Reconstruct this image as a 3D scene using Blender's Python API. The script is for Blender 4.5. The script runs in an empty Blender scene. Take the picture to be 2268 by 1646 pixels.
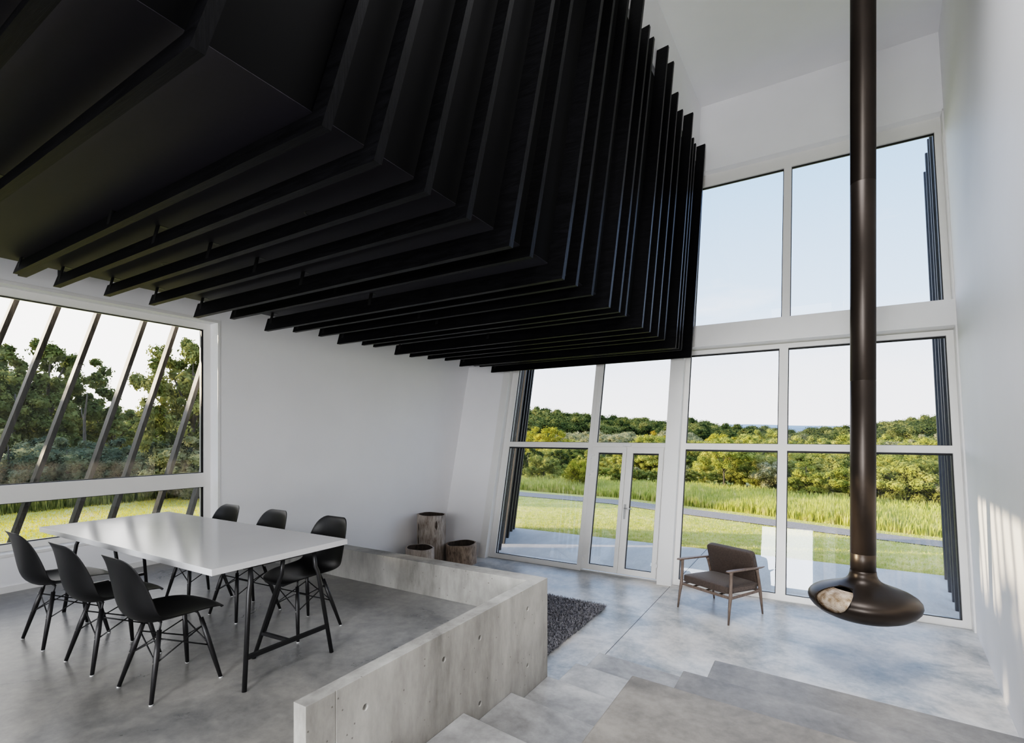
import bpy, bmesh, math, random
import numpy as np
from mathutils import Vector, Matrix

random.seed(7)
rng = np.random.default_rng(11)
PI = math.pi
scene = bpy.context.scene
COL = scene.collection
L = -0.885            # lower floor level (dining floor is z = 0)
TILT = 0.253          # outward lean of the glazed gable
ALPHA = math.atan(TILT)
CA, SA = math.cos(ALPHA), math.sin(ALPHA)

# ------------------------------------------------------------------ materials
def new_mat(name):
    m = bpy.data.materials.new(name); m.use_nodes = True
    nt = m.node_tree
    return m, nt, nt.nodes['Principled BSDF']

def N(nt, typ, **kw):
    n = nt.nodes.new(typ)
    for k, v in kw.items():
        if k in n.inputs: n.inputs[k].default_value = v
        else: setattr(n, k, v)
    return n

def ramp(nt, stops):
    r = nt.nodes.new('ShaderNodeValToRGB')
    els = r.color_ramp.elements
    while len(els) < len(stops): els.new(0.5)
    for e, (p, c) in zip(els, stops):
        e.position = p; e.color = (*c, 1)
    return r

def coords(nt, scale=(1, 1, 1), kind='Object'):
    tc = nt.nodes.new('ShaderNodeTexCoord')
    mp = nt.nodes.new('ShaderNodeMapping'); mp.inputs['Scale'].default_value = scale
    nt.links.new(tc.outputs[kind], mp.inputs['Vector'])
    return mp.outputs['Vector']

def simple(name, color, rough=0.5, metallic=0.0, var=0.0, nscale=6.0, spec=0.5, bump=0.0, stretch=(1, 1, 1)):
    m, nt, b = new_mat(name)
    b.inputs['Roughness'].default_value = rough
    b.inputs['Metallic'].default_value = metallic
    b.inputs['Specular IOR Level'].default_value = spec
    v = coords(nt, stretch)
    no = N(nt, 'ShaderNodeTexNoise', Scale=nscale, Detail=6.0)
    nt.links.new(v, no.inputs['Vector'])
    lo = tuple(max(0, c * (1 - var)) for c in color); hi = tuple(min(1, c * (1 + var)) for c in color)
    r = ramp(nt, [(0.3, lo), (0.7, hi)])
    nt.links.new(no.outputs['Fac'], r.inputs['Fac'])
    nt.links.new(r.outputs['Color'], b.inputs['Base Color'])
    if bump:
        bp = N(nt, 'ShaderNodeBump', Strength=bump, Distance=0.01)
        nt.links.new(no.outputs['Fac'], bp.inputs['Height'])
        nt.links.new(bp.outputs['Normal'], b.inputs['Normal'])
    return m

def concrete(name, stops, rough=(0.3, 0.5), big=0.9, fine=14.0, pits=False, bump=0.15, streak=(1, 1, 1), mix_warm=None, tone=0.0):
    m, nt, b = new_mat(name)
    v = coords(nt, streak)
    n1 = N(nt, 'ShaderNodeTexNoise', Scale=big, Detail=9.0, Roughness=0.6, Distortion=0.45)
    n2 = N(nt, 'ShaderNodeTexNoise', Scale=fine, Detail=8.0, Roughness=0.7)
    nt.links.new(v, n1.inputs['Vector']); nt.links.new(v, n2.inputs['Vector'])
    mx = N(nt, 'ShaderNodeMix', data_type='FLOAT'); mx.inputs[0].default_value = 0.28
    nt.links.new(n1.outputs['Fac'], mx.inputs[2]); nt.links.new(n2.outputs['Fac'], mx.inputs[3])
    r = ramp(nt, stops)
    nt.links.new(mx.outputs[0], r.inputs['Fac'])
    col = r.outputs['Color']
    if tone:
        oi = nt.nodes.new('ShaderNodeObjectInfo')
        tm = N(nt, 'ShaderNodeMapRange'); tm.inputs['To Min'].default_value = 1 - tone; tm.inputs['To Max'].default_value = 1 + tone
        nt.links.new(oi.outputs['Random'], tm.inputs['Value'])
        hs = nt.nodes.new('ShaderNodeHueSaturation'); nt.links.new(tm.outputs['Result'], hs.inputs['Value']); nt.links.new(col, hs.inputs['Color'])
        col = hs.outputs['Color']
    if mix_warm:
        n4 = N(nt, 'ShaderNodeTexNoise', Scale=0.45, Detail=4.0)
        nt.links.new(v, n4.inputs['Vector'])
        rr = ramp(nt, [(0.42, (0, 0, 0)), (0.62, (1, 1, 1))])
        nt.links.new(n4.outputs['Fac'], rr.inputs['Fac'])
        mc = N(nt, 'ShaderNodeMix', data_type='RGBA', blend_type='MULTIPLY')
        nt.links.new(rr.outputs['Color'], mc.inputs[0])
        nt.links.new(col, mc.inputs[6]); mc.inputs[7].default_value = (*mix_warm, 1)
        col = mc.outputs[2]
    if pits:
        vo = N(nt, 'ShaderNodeTexVoronoi', Scale=16.0)
        vv = coords(nt)
        nt.links.new(vv, vo.inputs['Vector'])
        pr = ramp(nt, [(0.05, (0.3, 0.28, 0.26)), (0.095, (1, 1, 1))])
        nt.links.new(vo.outputs['Distance'], pr.inputs['Fac'])
        mc = N(nt, 'ShaderNodeMix', data_type='RGBA', blend_type='MULTIPLY'); mc.inputs[0].default_value = 0.8
        nt.links.new(col, mc.inputs[6]); nt.links.new(pr.outputs['Color'], mc.inputs[7])
        col = mc.outputs[2]
    nt.links.new(col, b.inputs['Base Color'])
    rm = N(nt, 'ShaderNodeMapRange'); rm.inputs['To Min'].default_value = rough[0]; rm.inputs['To Max'].default_value = rough[1]
    nt.links.new(n1.outputs['Fac'], rm.inputs['Value'])
    nt.links.new(rm.outputs['Result'], b.inputs['Roughness'])
    bp = N(nt, 'ShaderNodeBump', Strength=bump, Distance=0.004)
    nt.links.new(n2.outputs['Fac'], bp.inputs['Height']); nt.links.new(bp.outputs['Normal'], b.inputs['Normal'])
    return m

def wood(name, dark, light, scale=(1, 1, 1), rough=0.55, nscale=9.0, bump=0.3, spec=0.5):
    m, nt, b = new_mat(name)
    b.inputs['Specular IOR Level'].default_value = spec
    v = coords(nt, scale)
    n1 = N(nt, 'ShaderNodeTexNoise', Scale=nscale, Detail=9.0, Roughness=0.68, Distortion=0.6)
    nt.links.new(v, n1.inputs['Vector'])
    mid = tuple((a + c) / 2 for a, c in zip(dark, light))
    r = ramp(nt, [(0.3, dark), (0.5, mid), (0.68, light)])
    nt.links.new(n1.outputs['Fac'], r.inputs['Fac']); nt.links.new(r.outputs['Color'], b.inputs['Base Color'])
    b.inputs['Roughness'].default_value = rough
    bp = N(nt, 'ShaderNodeBump', Strength=bump, Distance=0.006)
    nt.links.new(n1.outputs['Fac'], bp.inputs['Height']); nt.links.new(bp.outputs['Normal'], b.inputs['Normal'])
    return m

def leaf_mat(name, a, b_, c, trans=0.35):
    m = bpy.data.materials.new(name); m.use_nodes = True
    nt = m.node_tree; nt.nodes.clear()
    out = nt.nodes.new('ShaderNodeOutputMaterial')
    oi = nt.nodes.new('ShaderNodeObjectInfo')
    v = coords(nt)
    no = N(nt, 'ShaderNodeTexNoise', Scale=5.0, Detail=5.0)
    nt.links.new(v, no.inputs['Vector'])
    ad = N(nt, 'ShaderNodeMath', operation='MULTIPLY_ADD'); ad.inputs[1].default_value = 0.22
    nt.links.new(oi.outputs['Random'], ad.inputs[0])
    sb = N(nt, 'ShaderNodeMath', operation='SUBTRACT'); sb.inputs[1].default_value = 0.11
    nt.links.new(no.outputs['Fac'], sb.inputs[0]); nt.links.new(sb.outputs[0], ad.inputs[2])
    r = ramp(nt, [(0.3, a), (0.5, b_), (0.7, c)])
    nt.links.new(ad.outputs[0], r.inputs['Fac'])
    d = nt.nodes.new('ShaderNodeBsdfDiffuse'); t = nt.nodes.new('ShaderNodeBsdfTranslucent')
    nt.links.new(r.outputs['Color'], d.inputs['Color']); nt.links.new(r.outputs['Color'], t.inputs['Color'])
    mx = nt.nodes.new('ShaderNodeMixShader'); mx.inputs[0].default_value = trans
    nt.links.new(d.outputs[0], mx.inputs[1]); nt.links.new(t.outputs[0], mx.inputs[2])
    nt.links.new(mx.outputs[0], out.inputs['Surface'])
    return m

M = {}
M['white_wall'] = simple('white_wall', (0.89, 0.885, 0.895), 0.55, var=0.015, nscale=1.5)
M['white_trim'] = simple('white_trim', (0.80, 0.79, 0.775), 0.35, var=0.01)
M['white_frame'] = simple('white_frame', (0.80, 0.785, 0.76), 0.32, var=0.01)
M['black_seal'] = simple('black_seal', (0.012, 0.012, 0.013), 0.5)
M['table_white'] = simple('table_white', (0.56, 0.56, 0.565), 0.15, var=0.01)
M['black_plastic'] = simple('black_plastic', (0.0045, 0.0045, 0.005), 0.38, var=0.1, spec=0.4)
M['black_wood'] = wood('black_wood', (0.008, 0.008, 0.009), (0.02, 0.019, 0.02), (1, 1, 0.2), 0.4, bump=0.1)
M['black_metal'] = simple('black_metal', (0.02, 0.02, 0.021), 0.38, metallic=0.3, var=0.1)
M['steel'] = simple('steel', (0.62, 0.61, 0.59), 0.28, metallic=1.0, var=0.05)
M['threshold'] = simple('threshold', (0.36, 0.36, 0.36), 0.45, metallic=0.3, var=0.1)
M['pale_glide'] = simple('pale_glide', (0.6, 0.6, 0.6), 0.5)
M['charred'] = wood('charred', (0.0008, 0.0008, 0.001), (0.007, 0.007, 0.0085), (0.35, 6, 0.35), 0.38, nscale=14, bump=0.5, spec=0.14)
M['fin_wood'] = wood('fin_wood', (0.010, 0.0095, 0.0095), (0.085, 0.076, 0.068), (3, 3, 0.4), 0.5, nscale=9, bump=0.4)
M['facade_fin'] = wood('facade_fin', (0.005, 0.006, 0.009), (0.024, 0.027, 0.034), (3, 3, 0.3), 0.45, nscale=9, bump=0.3)
M['sunlit_plank'] = wood('sunlit_plank', (0.50, 0.29, 0.16), (0.86, 0.56, 0.34), (3, 3, 0.3), 0.5, nscale=8, bump=0.2)  # sunlight is put into the bright orange tone
M['pod_panel'] = simple('pod_panel', (0.026, 0.0235, 0.033), 0.55, var=0.06, nscale=30)
M['pod_side'] = simple('pod_side', (0.003, 0.003, 0.0035), 0.55, var=0.06, nscale=30, spec=0.08)
M['fireplace'] = simple('fireplace', (0.042, 0.033, 0.027), 0.36, metallic=0.55, var=0.12, nscale=3)
M['taupe_wood'] = wood('taupe_wood', (0.13, 0.095, 0.075), (0.26, 0.20, 0.165), (5, 5, 1), 0.42, bump=0.08)
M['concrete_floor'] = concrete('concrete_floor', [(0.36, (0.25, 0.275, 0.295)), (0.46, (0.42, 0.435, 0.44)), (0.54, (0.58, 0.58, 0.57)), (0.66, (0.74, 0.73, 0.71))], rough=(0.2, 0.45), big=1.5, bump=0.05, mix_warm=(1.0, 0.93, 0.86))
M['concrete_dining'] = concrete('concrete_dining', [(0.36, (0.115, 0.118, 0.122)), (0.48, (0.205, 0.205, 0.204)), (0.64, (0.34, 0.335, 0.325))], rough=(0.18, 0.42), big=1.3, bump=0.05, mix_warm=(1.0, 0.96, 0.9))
M['concrete_step'] = concrete('concrete_step', [(0.37, (0.21, 0.206, 0.20)), (0.5, (0.33, 0.326, 0.32)), (0.63, (0.46, 0.455, 0.445))], rough=(0.3, 0.6), big=1.8, bump=0.1, tone=0.14)
M['concrete_plat'] = concrete('concrete_plat', [(0.37, (0.11, 0.10, 0.087)), (0.5, (0.195, 0.18, 0.16)), (0.63, (0.29, 0.27, 0.243))], rough=(0.4, 0.6), big=1.1, bump=0.1)
M['concrete_tier'] = concrete('concrete_tier', [(0.37, (0.15, 0.143, 0.136)), (0.5, (0.24, 0.232, 0.222)), (0.63, (0.34, 0.33, 0.317))], rough=(0.35, 0.6), big=1.2, bump=0.1, tone=0.10)
M['concrete_wall'] = concrete('concrete_wall', [(0.36, (0.17, 0.163, 0.15)), (0.5, (0.32, 0.31, 0.29)), (0.64, (0.46, 0.45, 0.425))], rough=(0.5, 0.75), big=1.6, pits=True, bump=0.2, streak=(1, 1, 0.35))
M['patio'] = concrete('patio', [(0.36, (0.40, 0.385, 0.365)), (0.5, (0.50, 0.48, 0.455)), (0.64, (0.60, 0.575, 0.545))], rough=(0.6, 0.8), big=0.7, bump=0.05, streak=(2.2, 0.5, 1))
M['gravel'] = simple('gravel', (0.28, 0.25, 0.225), 0.9, var=0.35, nscale=25, bump=0.5)
M['log_grey'] = wood('log_grey', (0.14, 0.105, 0.08), (0.56, 0.50, 0.45), (2.2, 2.2, 0.5), 0.7, nscale=7, bump=0.5)
M['log_brown'] = wood('log_brown', (0.08, 0.055, 0.04), (0.46, 0.36, 0.28), (3, 3, 0.9), 0.75, nscale=8, bump=0.6)
M['log_pale'] = wood('log_pale', (0.28, 0.23, 0.19), (0.60, 0.53, 0.47), (2.6, 2.6, 0.7), 0.75, nscale=8, bump=0.5)
M['log_inside'] = wood('log_inside', (0.02, 0.014, 0.01), (0.11, 0.08, 0.06), (3, 3, 0.9), 0.8)
M['bark'] = wood('bark', (0.06, 0.05, 0.04), (0.17, 0.14, 0.11), (4, 4, 0.6), 0.85)
M['rug'] = simple('rug', (0.3, 0.3, 0.32), 0.8, var=0.8, nscale=38)

# woven upholstery
def fabric(name, a, b_):
    m, nt, b = new_mat(name)
    v = coords(nt, (1, 1, 1))
    w1 = N(nt, 'ShaderNodeTexWave', Scale=90.0, Distortion=1.5, wave_type='BANDS', bands_direction='X')
    no = N(nt, 'ShaderNodeTexNoise', Scale=60.0, Detail=4.0)
    nt.links.new(v, w1.inputs['Vector']); nt.links.new(v, no.inputs['Vector'])
    mu = N(nt, 'ShaderNodeMath', operation='MULTIPLY')
    nt.links.new(w1.outputs['Fac'], mu.inputs[0]); nt.links.new(no.outputs['Fac'], mu.inputs[1])
    r = ramp(nt, [(0.15, a), (0.6, b_)])
    nt.links.new(mu.outputs[0], r.inputs['Fac']); nt.links.new(r.outputs['Color'], b.inputs['Base Color'])
    b.inputs['Roughness'].default_value = 0.7
    b.inputs['Sheen Weight'].default_value = 0.15
    return m
M['seat_fabric'] = fabric('seat_fabric', (0.05, 0.037, 0.03), (0.14, 0.103, 0.085))

# fire screen: woven metal, bright reflection put into its gold colour
def screen_mat():
    m, nt, b = new_mat('fire_screen')
    v = coords(nt, (1, 1, 1))
    w1 = N(nt, 'ShaderNodeTexWave', Scale=42.0, Distortion=0.6, wave_type='BANDS', bands_direction='DIAGONAL')
    w2 = N(nt, 'ShaderNodeTexWave', Scale=42.0, Distortion=0.6, wave_type='BANDS', bands_direction='Z')
    no = N(nt, 'ShaderNodeTexNoise', Scale=160.0, Detail=4.0)
    n2 = N(nt, 'ShaderNodeTexNoise', Scale=14.0, Detail=4.0)
    for n in (w1, w2, no, n2): nt.links.new(v, n.inputs['Vector'])
    a1 = N(nt, 'ShaderNodeMath', operation='ADD'); nt.links.new(w1.outputs['Fac'], a1.inputs[0]); nt.links.new(w2.outputs['Fac'], a1.inputs[1])
    a2 = N(nt, 'ShaderNodeMath', operation='MULTIPLY_ADD'); a2.inputs[1].default_value = 0.12
    nt.links.new(a1.outputs[0], a2.inputs[0])
    a3 = N(nt, 'ShaderNodeMath', operation='MULTIPLY_ADD'); a3.inputs[1].default_value = 0.45
    nt.links.new(no.outputs['Fac'], a3.inputs[0]); nt.links.new(n2.outputs['Fac'], a3.inputs[2])
    a4 = N(nt, 'ShaderNodeMath', operation='MULTIPLY'); a4.inputs[1].default_value = 0.62
    nt.links.new(a3.outputs[0], a4.inputs[0]); nt.links.new(a4.outputs[0], a2.inputs[2])
    r = ramp(nt, [(0.36, (0.10, 0.058, 0.028)), (0.5, (0.30, 0.20, 0.12)), (0.66, (0.62, 0.52, 0.43))])
    nt.links.new(a2.outputs[0], r.inputs['Fac'])
    nt.links.new(r.outputs['Color'], b.inputs['Base Color'])
    b.inputs['Metallic'].default_value = 0.25; b.inputs['Roughness'].default_value = 0.5
    return m
M['fire_screen'] = screen_mat()

def glass_mat():
    m = bpy.data.materials.new('window_glass'); m.use_nodes = True
    nt = m.node_tree; nt.nodes.clear()
    out = nt.nodes.new('ShaderNodeOutputMaterial')
    tr = nt.nodes.new('ShaderNodeBsdfTransparent'); tr.inputs[0].default_value = (0.97, 0.985, 0.98, 1)
    gl = nt.nodes.new('ShaderNodeBsdfGlossy'); gl.inputs['Roughness'].default_value = 0.0
    lw = nt.nodes.new('ShaderNodeLayerWeight'); lw.inputs['Blend'].default_value = 0.5
    pw = N(nt, 'ShaderNodeMath', operation='POWER'); pw.inputs[1].default_value = 4.5
    nt.links.new(lw.outputs['Facing'], pw.inputs[0])
    ma = N(nt, 'ShaderNodeMath', operation='MULTIPLY_ADD'); ma.inputs[1].default_value = 0.75; ma.inputs[2].default_value = 0.055
    nt.links.new(pw.outputs[0], ma.inputs[0])
    mx = nt.nodes.new('ShaderNodeMixShader')
    nt.links.new(ma.outputs[0], mx.inputs[0]); nt.links.new(tr.outputs[0], mx.inputs[1]); nt.links.new(gl.outputs[0], mx.inputs[2])
    nt.links.new(mx.outputs[0], out.inputs['Surface'])
    return m
M['glass'] = glass_mat()

def ground_mat():
    m, nt, b = new_mat('lawn_soil')
    v = coords(nt)
    n1 = N(nt, 'ShaderNodeTexNoise', Scale=0.45, Detail=6.0, Roughness=0.6)
    n2 = N(nt, 'ShaderNodeTexNoise', Scale=18.0, Detail=5.0)
    nt.links.new(v, n1.inputs['Vector']); nt.links.new(v, n2.inputs['Vector'])
    mx = N(nt, 'ShaderNodeMix', data_type='FLOAT'); mx.inputs[0].default_value = 0.35
    nt.links.new(n1.outputs['Fac'], mx.inputs[2]); nt.links.new(n2.outputs['Fac'], mx.inputs[3])
    r = ramp(nt, [(0.3, (0.30, 0.32, 0.10)), (0.45, (0.48, 0.46, 0.16)), (0.56, (0.60, 0.54, 0.23)), (0.68, (0.66, 0.53, 0.33))])
    nt.links.new(mx.outputs[0], r.inputs['Fac']); nt.links.new(r.outputs['Color'], b.inputs['Base Color'])
    b.inputs['Roughness'].default_value = 0.95; b.inputs['Specular IOR Level'].default_value = 0.1
    return m
M['ground'] = ground_mat()
M['lawn_blade'] = leaf_mat('lawn_blade', (0.42, 0.46, 0.13), (0.64, 0.63, 0.24), (0.82, 0.73, 0.43), 0.35)
M['lawn_yellow'] = leaf_mat('lawn_yellow', (0.38, 0.36, 0.06), (0.66, 0.55, 0.10), (0.82, 0.66, 0.18), 0.35)
M['weed_blade'] = leaf_mat('weed_blade', (0.38, 0.43, 0.11), (0.62, 0.62, 0.21), (0.80, 0.70, 0.40), 0.35)
M['leaf_olive'] = leaf_mat('leaf_olive', (0.10, 0.12, 0.045), (0.19, 0.205, 0.075), (0.34, 0.335, 0.13))
M['leaf_green'] = leaf_mat('leaf_green', (0.17, 0.195, 0.058), (0.34, 0.35, 0.11), (0.54, 0.51, 0.19))
M['leaf_dark'] = leaf_mat('leaf_dark', (0.055, 0.075, 0.032), (0.11, 0.135, 0.05), (0.20, 0.22, 0.08))
M['leaf_yellow'] = leaf_mat('leaf_yellow', (0.34, 0.33, 0.05), (0.52, 0.47, 0.09), (0.66, 0.56, 0.14))
M['leaf_bright'] = leaf_mat('leaf_bright', (0.26, 0.28, 0.07), (0.47, 0.47, 0.13), (0.68, 0.62, 0.23))
M['leaf_silver'] = leaf_mat('leaf_silver', (0.22, 0.23, 0.12), (0.37, 0.36, 0.2), (0.54, 0.50, 0.32))
M['leaf_bluegreen'] = leaf_mat('leaf_bluegreen', (0.09, 0.115, 0.075), (0.16, 0.19, 0.12), (0.27, 0.29, 0.18))
M['leaf_orange'] = leaf_mat('leaf_orange', (0.30, 0.30, 0.05), (0.42, 0.36, 0.06), (0.55, 0.33, 0.07))
M['leaf_hill'] = leaf_mat('leaf_hill', (0.11, 0.135, 0.055), (0.21, 0.23, 0.08), (0.36, 0.35, 0.14))
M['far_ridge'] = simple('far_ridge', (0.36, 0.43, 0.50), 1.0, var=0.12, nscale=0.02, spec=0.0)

# ------------------------------------------------------------------ mesh builder
class MB:
    def __init__(s): s.v = []; s.f = []; s.sm = []
    def add(s, vs, fs, smooth=False):
        o = len(s.v); s.v += [tuple(p) for p in vs]
        for f in fs: s.f.append(tuple(i + o for i in f)); s.sm.append(smooth)
        return s
    def hexa(s, p):          # p: 4 bottom ccw, 4 top ccw
        return s.add(p, [(3, 2, 1, 0), (4, 5, 6, 7), (0, 1, 5, 4), (1, 2, 6, 5), (2, 3, 7, 6), (3, 0, 4, 7)])
    def box(s, x0, x1, y0, y1, z0, z1):
        x0, x1 = min(x0, x1), max(x0, x1); y0, y1 = min(y0, y1), max(y0, y1); z0, z1 = min(z0, z1), max(z0, z1)
        return s.hexa([(x0, y0, z0), (x1, y0, z0), (x1, y1, z0), (x0, y1, z0), (x0, y0, z1), (x1, y0, z1), (x1, y1, z1), (x0, y1, z1)])
    def prism(s, poly, z0, z1):      # poly in xy ccw
        n = len(poly)
        vs = [(x, y, z0) for x, y in poly] + [(x, y, z1) for x, y in poly]
        fs = [tuple(range(n - 1, -1, -1)), tuple(range(n, 2 * n))] + [(i, (i + 1) % n, n + (i + 1) % n, n + i) for i in range(n)]
        return s.add(vs, fs)
    def tube(s, pts, radii, n=10, flat=None):
        pts = [Vector(p) for p in pts]
        if not hasattr(radii, '__len__'): radii = [radii] * len(pts)
        rings = []; ref = None
        for i, p in enumerate(pts):
            d = (pts[min(i + 1, len(pts) - 1)] - pts[max(i - 1, 0)]).normalized()
            if ref is None:
                ref = Vector((0, 0, 1)) if abs(d.z) < 0.9 else Vector((1, 0, 0))
            a = (ref - d * ref.dot(d)).normalized(); b = d.cross(a); ref = a
            rings.append([p + (a * math.cos(2 * PI * k / n) + b * math.sin(2 * PI * k / n)) * radii[i] for k in range(n)])
        vs = [q for r in rings for q in r]; fs = []
        for i in range(len(pts) - 1):
            for k in range(n):
                k2 = (k + 1) % n
                fs.append((i * n + k, i * n + k2, (i + 1) * n + k2, (i + 1) * n + k))
        s.add(vs, fs, True)
        o = len(s.v) - len(vs)
        s.f.append(tuple(o + k for k in range(n - 1, -1, -1))); s.sm.append(False)
        e = o + (len(pts) - 1) * n
        s.f.append(tuple(e + k for k in range(n))); s.sm.append(False)
        return s
    def bar(s, p0, p1, w, h, up=(0, 0, 1), w1=None, h1=None):
        p0 = Vector(p0); p1 = Vector(p1); d = (p1 - p0).normalized(); u = Vector(up)
        a = d.cross(u).normalized(); u = a.cross(d).normalized()
        w1 = w if w1 is None else w1; h1 = h if h1 is None else h1
        def ring(p, w, h): return [p - a * w / 2 - u * h / 2, p + a * w / 2 - u * h / 2, p + a * w / 2 + u * h / 2, p - a * w / 2 + u * h / 2]
        return s.hexa(ring(p0, w, h) + ring(p1, w1, h1))
    def lathe(s, prof, n=48, cx=0, cy=0, cap=False):
        vs = []; fs = []
        for r, z in prof:
            for k in range(n):
                a = 2 * PI * k / n; vs.append((cx + r * math.cos(a), cy + r * math.sin(a), z))
        for i in range(len(prof) - 1):
            for k in range(n):
                k2 = (k + 1) % n
                fs.append((i * n + k, i * n + k2, (i + 1) * n + k2, (i + 1) * n + k))
        s.add(vs, fs, True)
        if cap:
            o = len(s.v) - len(vs)
            s.f.append(tuple(o + k for k in range(n - 1, -1, -1))); s.sm.append(True)
            e = o + (len(prof) - 1) * n
            s.f.append(tuple(e + k for k in range(n))); s.sm.append(True)
        return s
    def build(s, name, mat, parent=None, bevel=0, seg=2):
        me = bpy.data.meshes.new(name)
        me.from_pydata([tuple(p) for p in s.v], [], s.f)
        me.polygons.foreach_set('use_smooth', s.sm)
        me.materials.append(mat); me.update()
        o = bpy.data.objects.new(name, me); COL.objects.link(o)
        if parent is not None: o.parent = parent
        if bevel:
            md = o.modifiers.new('bevel', 'BEVEL'); md.width = bevel; md.segments = seg; md.limit_method = 'ANGLE'
        return o

def grid_frame(mb, xs, zs, solid, y0, y1):
    """one connected lattice: cells of the xs/zs grid where solid(i, j) holds, from depth y0 to y1"""
    nx, nz = len(xs) - 1, len(zs) - 1
    idx = {}; vs = []; fs = []
    def V(i, j, k):
        if (i, j, k) not in idx:
            idx[(i, j, k)] = len(vs); vs.append((xs[i], (y0, y1)[k], zs[j]))
        return idx[(i, j, k)]
    def on(i, j): return 0 <= i < nx and 0 <= j < nz and solid(i, j)
    for i in range(nx):
        for j in range(nz):
            if not on(i, j): continue
            fs.append((V(i, j, 0), V(i + 1, j, 0), V(i + 1, j + 1, 0), V(i, j + 1, 0)))
            fs.append((V(i, j, 1), V(i, j + 1, 1), V(i + 1, j + 1, 1), V(i + 1, j, 1)))
            if not on(i - 1, j): fs.append((V(i, j, 0), V(i, j + 1, 0), V(i, j + 1, 1), V(i, j, 1)))
            if not on(i + 1, j): fs.append((V(i + 1, j, 0), V(i + 1, j, 1), V(i + 1, j + 1, 1), V(i + 1, j + 1, 0)))
            if not on(i, j - 1): fs.append((V(i, j, 0), V(i, j, 1), V(i + 1, j, 1), V(i + 1, j, 0)))
            if not on(i, j + 1): fs.append((V(i, j + 1, 0), V(i + 1, j + 1, 0), V(i + 1, j + 1, 1), V(i, j + 1, 1)))
    return mb.add(vs, fs)

def np_mesh(name, verts, nper, mat, parent=None):
    """verts (k*nper,3): k separate polygons with nper corners each"""
    n = len(verts); k = n // nper
    me = bpy.data.meshes.new(name)
    me.vertices.add(n); me.vertices.foreach_set('co', np.asarray(verts, dtype=np.float32).ravel())
    me.loops.add(n); me.loops.foreach_set('vertex_index', np.arange(n, dtype=np.int32))
    me.polygons.add(k); me.polygons.foreach_set('loop_start', np.arange(0, n, nper, dtype=np.int32))
    me.update(calc_edges=True); me.validate()
    me.materials.append(mat)
    o = bpy.data.objects.new(name, me); COL.objects.link(o)
    if parent is not None: o.parent = parent
    return o

def tag(o, label=None, cat=None, group=None, kind=None):
    if label: o['label'] = label
    if cat: o['category'] = cat
    if group: o['group'] = group
    if kind: o['kind'] = kind
    return o

def empty(name, loc=(0, 0, 0), rz=0.0, rx=0.0):
    o = bpy.data.objects.new(name, None); COL.objects.link(o)
    o.location = loc; o.rotation_euler = (rx, 0, rz); o.empty_display_size = 0.1
    return o

CHILD = {}
def kids(o):
    return [c for c in bpy.data.objects if c.parent == o]
def copy_tree(o, parent=None):
    c = o.copy(); COL.objects.link(c)
    if parent is not None: c.parent = parent
    for ch in kids(o): copy_tree(ch, c)
    return c

def structure(o, label, cat):
    return tag(o, label, cat, kind='structure')

def boolean_bake(obj, cutter_meshes, op):
    """cut obj's mesh by temporary meshes, leaving plain geometry"""
    for cm in cutter_meshes:
        co = bpy.data.objects.new('tmp', cm); COL.objects.link(co)
        co.matrix_world = obj.matrix_world
        md = obj.modifiers.new('b', 'BOOLEAN'); md.operation = op; md.solver = 'EXACT'; md.object = co
        bpy.context.view_layer.update()
        dg = bpy.context.evaluated_depsgraph_get()
        me = bpy.data.meshes.new_from_object(obj.evaluated_get(dg))
        obj.modifiers.remove(md)
        old = obj.data; obj.data = me; bpy.data.meshes.remove(old)
        bpy.data.objects.remove(co)

# ------------------------------------------------------------------ camera
cam = bpy.data.cameras.new('camera'); cam_o = bpy.data.objects.new('camera', cam); COL.objects.link(cam_o)
cam.sensor_fit = 'HORIZONTAL'; cam.sensor_width = 36.0
cam.lens = 1115.0 / 2268 * 36
cam.shift_y = (962 - 823) / 2268
cam.clip_start = 0.02; cam.clip_end = 5000
cam_o.location = (0, 0, 1.5); cam_o.rotation_euler = (PI / 2, 0, math.radians(31.1))
scene.camera = cam_o

# ------------------------------------------------------------------ right-wall plane helper
def xr(y, z):            # inner face of the long right wall
    return 1.651 + 0.108 * ((y - 8.03) - TILT * (z - L))
def gable_y(z, n=-0.121):     # world y on a facade plane at depth n
    return 8.16 + TILT * (z - L) + n / CA

BACK = -4.2
CEIL0, CSL = 7.826, 0.0745
def ceil_z(y): return CEIL0 - CSL * (10.23 - y)

# ------------------------------------------------------------------ floors
fl = MB()
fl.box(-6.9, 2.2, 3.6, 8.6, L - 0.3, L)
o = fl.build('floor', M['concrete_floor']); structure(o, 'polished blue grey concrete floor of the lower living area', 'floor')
j = MB()
j.box(-1.955, -1.949, 4.95, 8.03, L, L + 0.0012)
structure(j.build('trim_9', M['black_seal']), 'thin dark control joint running across the living floor', 'floor joint')

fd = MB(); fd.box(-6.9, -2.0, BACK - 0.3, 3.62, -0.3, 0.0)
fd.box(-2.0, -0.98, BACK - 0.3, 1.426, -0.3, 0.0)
structure(fd.build('floor', M['concrete_dining']), 'grey polished concrete floor of the raised dining area', 'floor')

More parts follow.
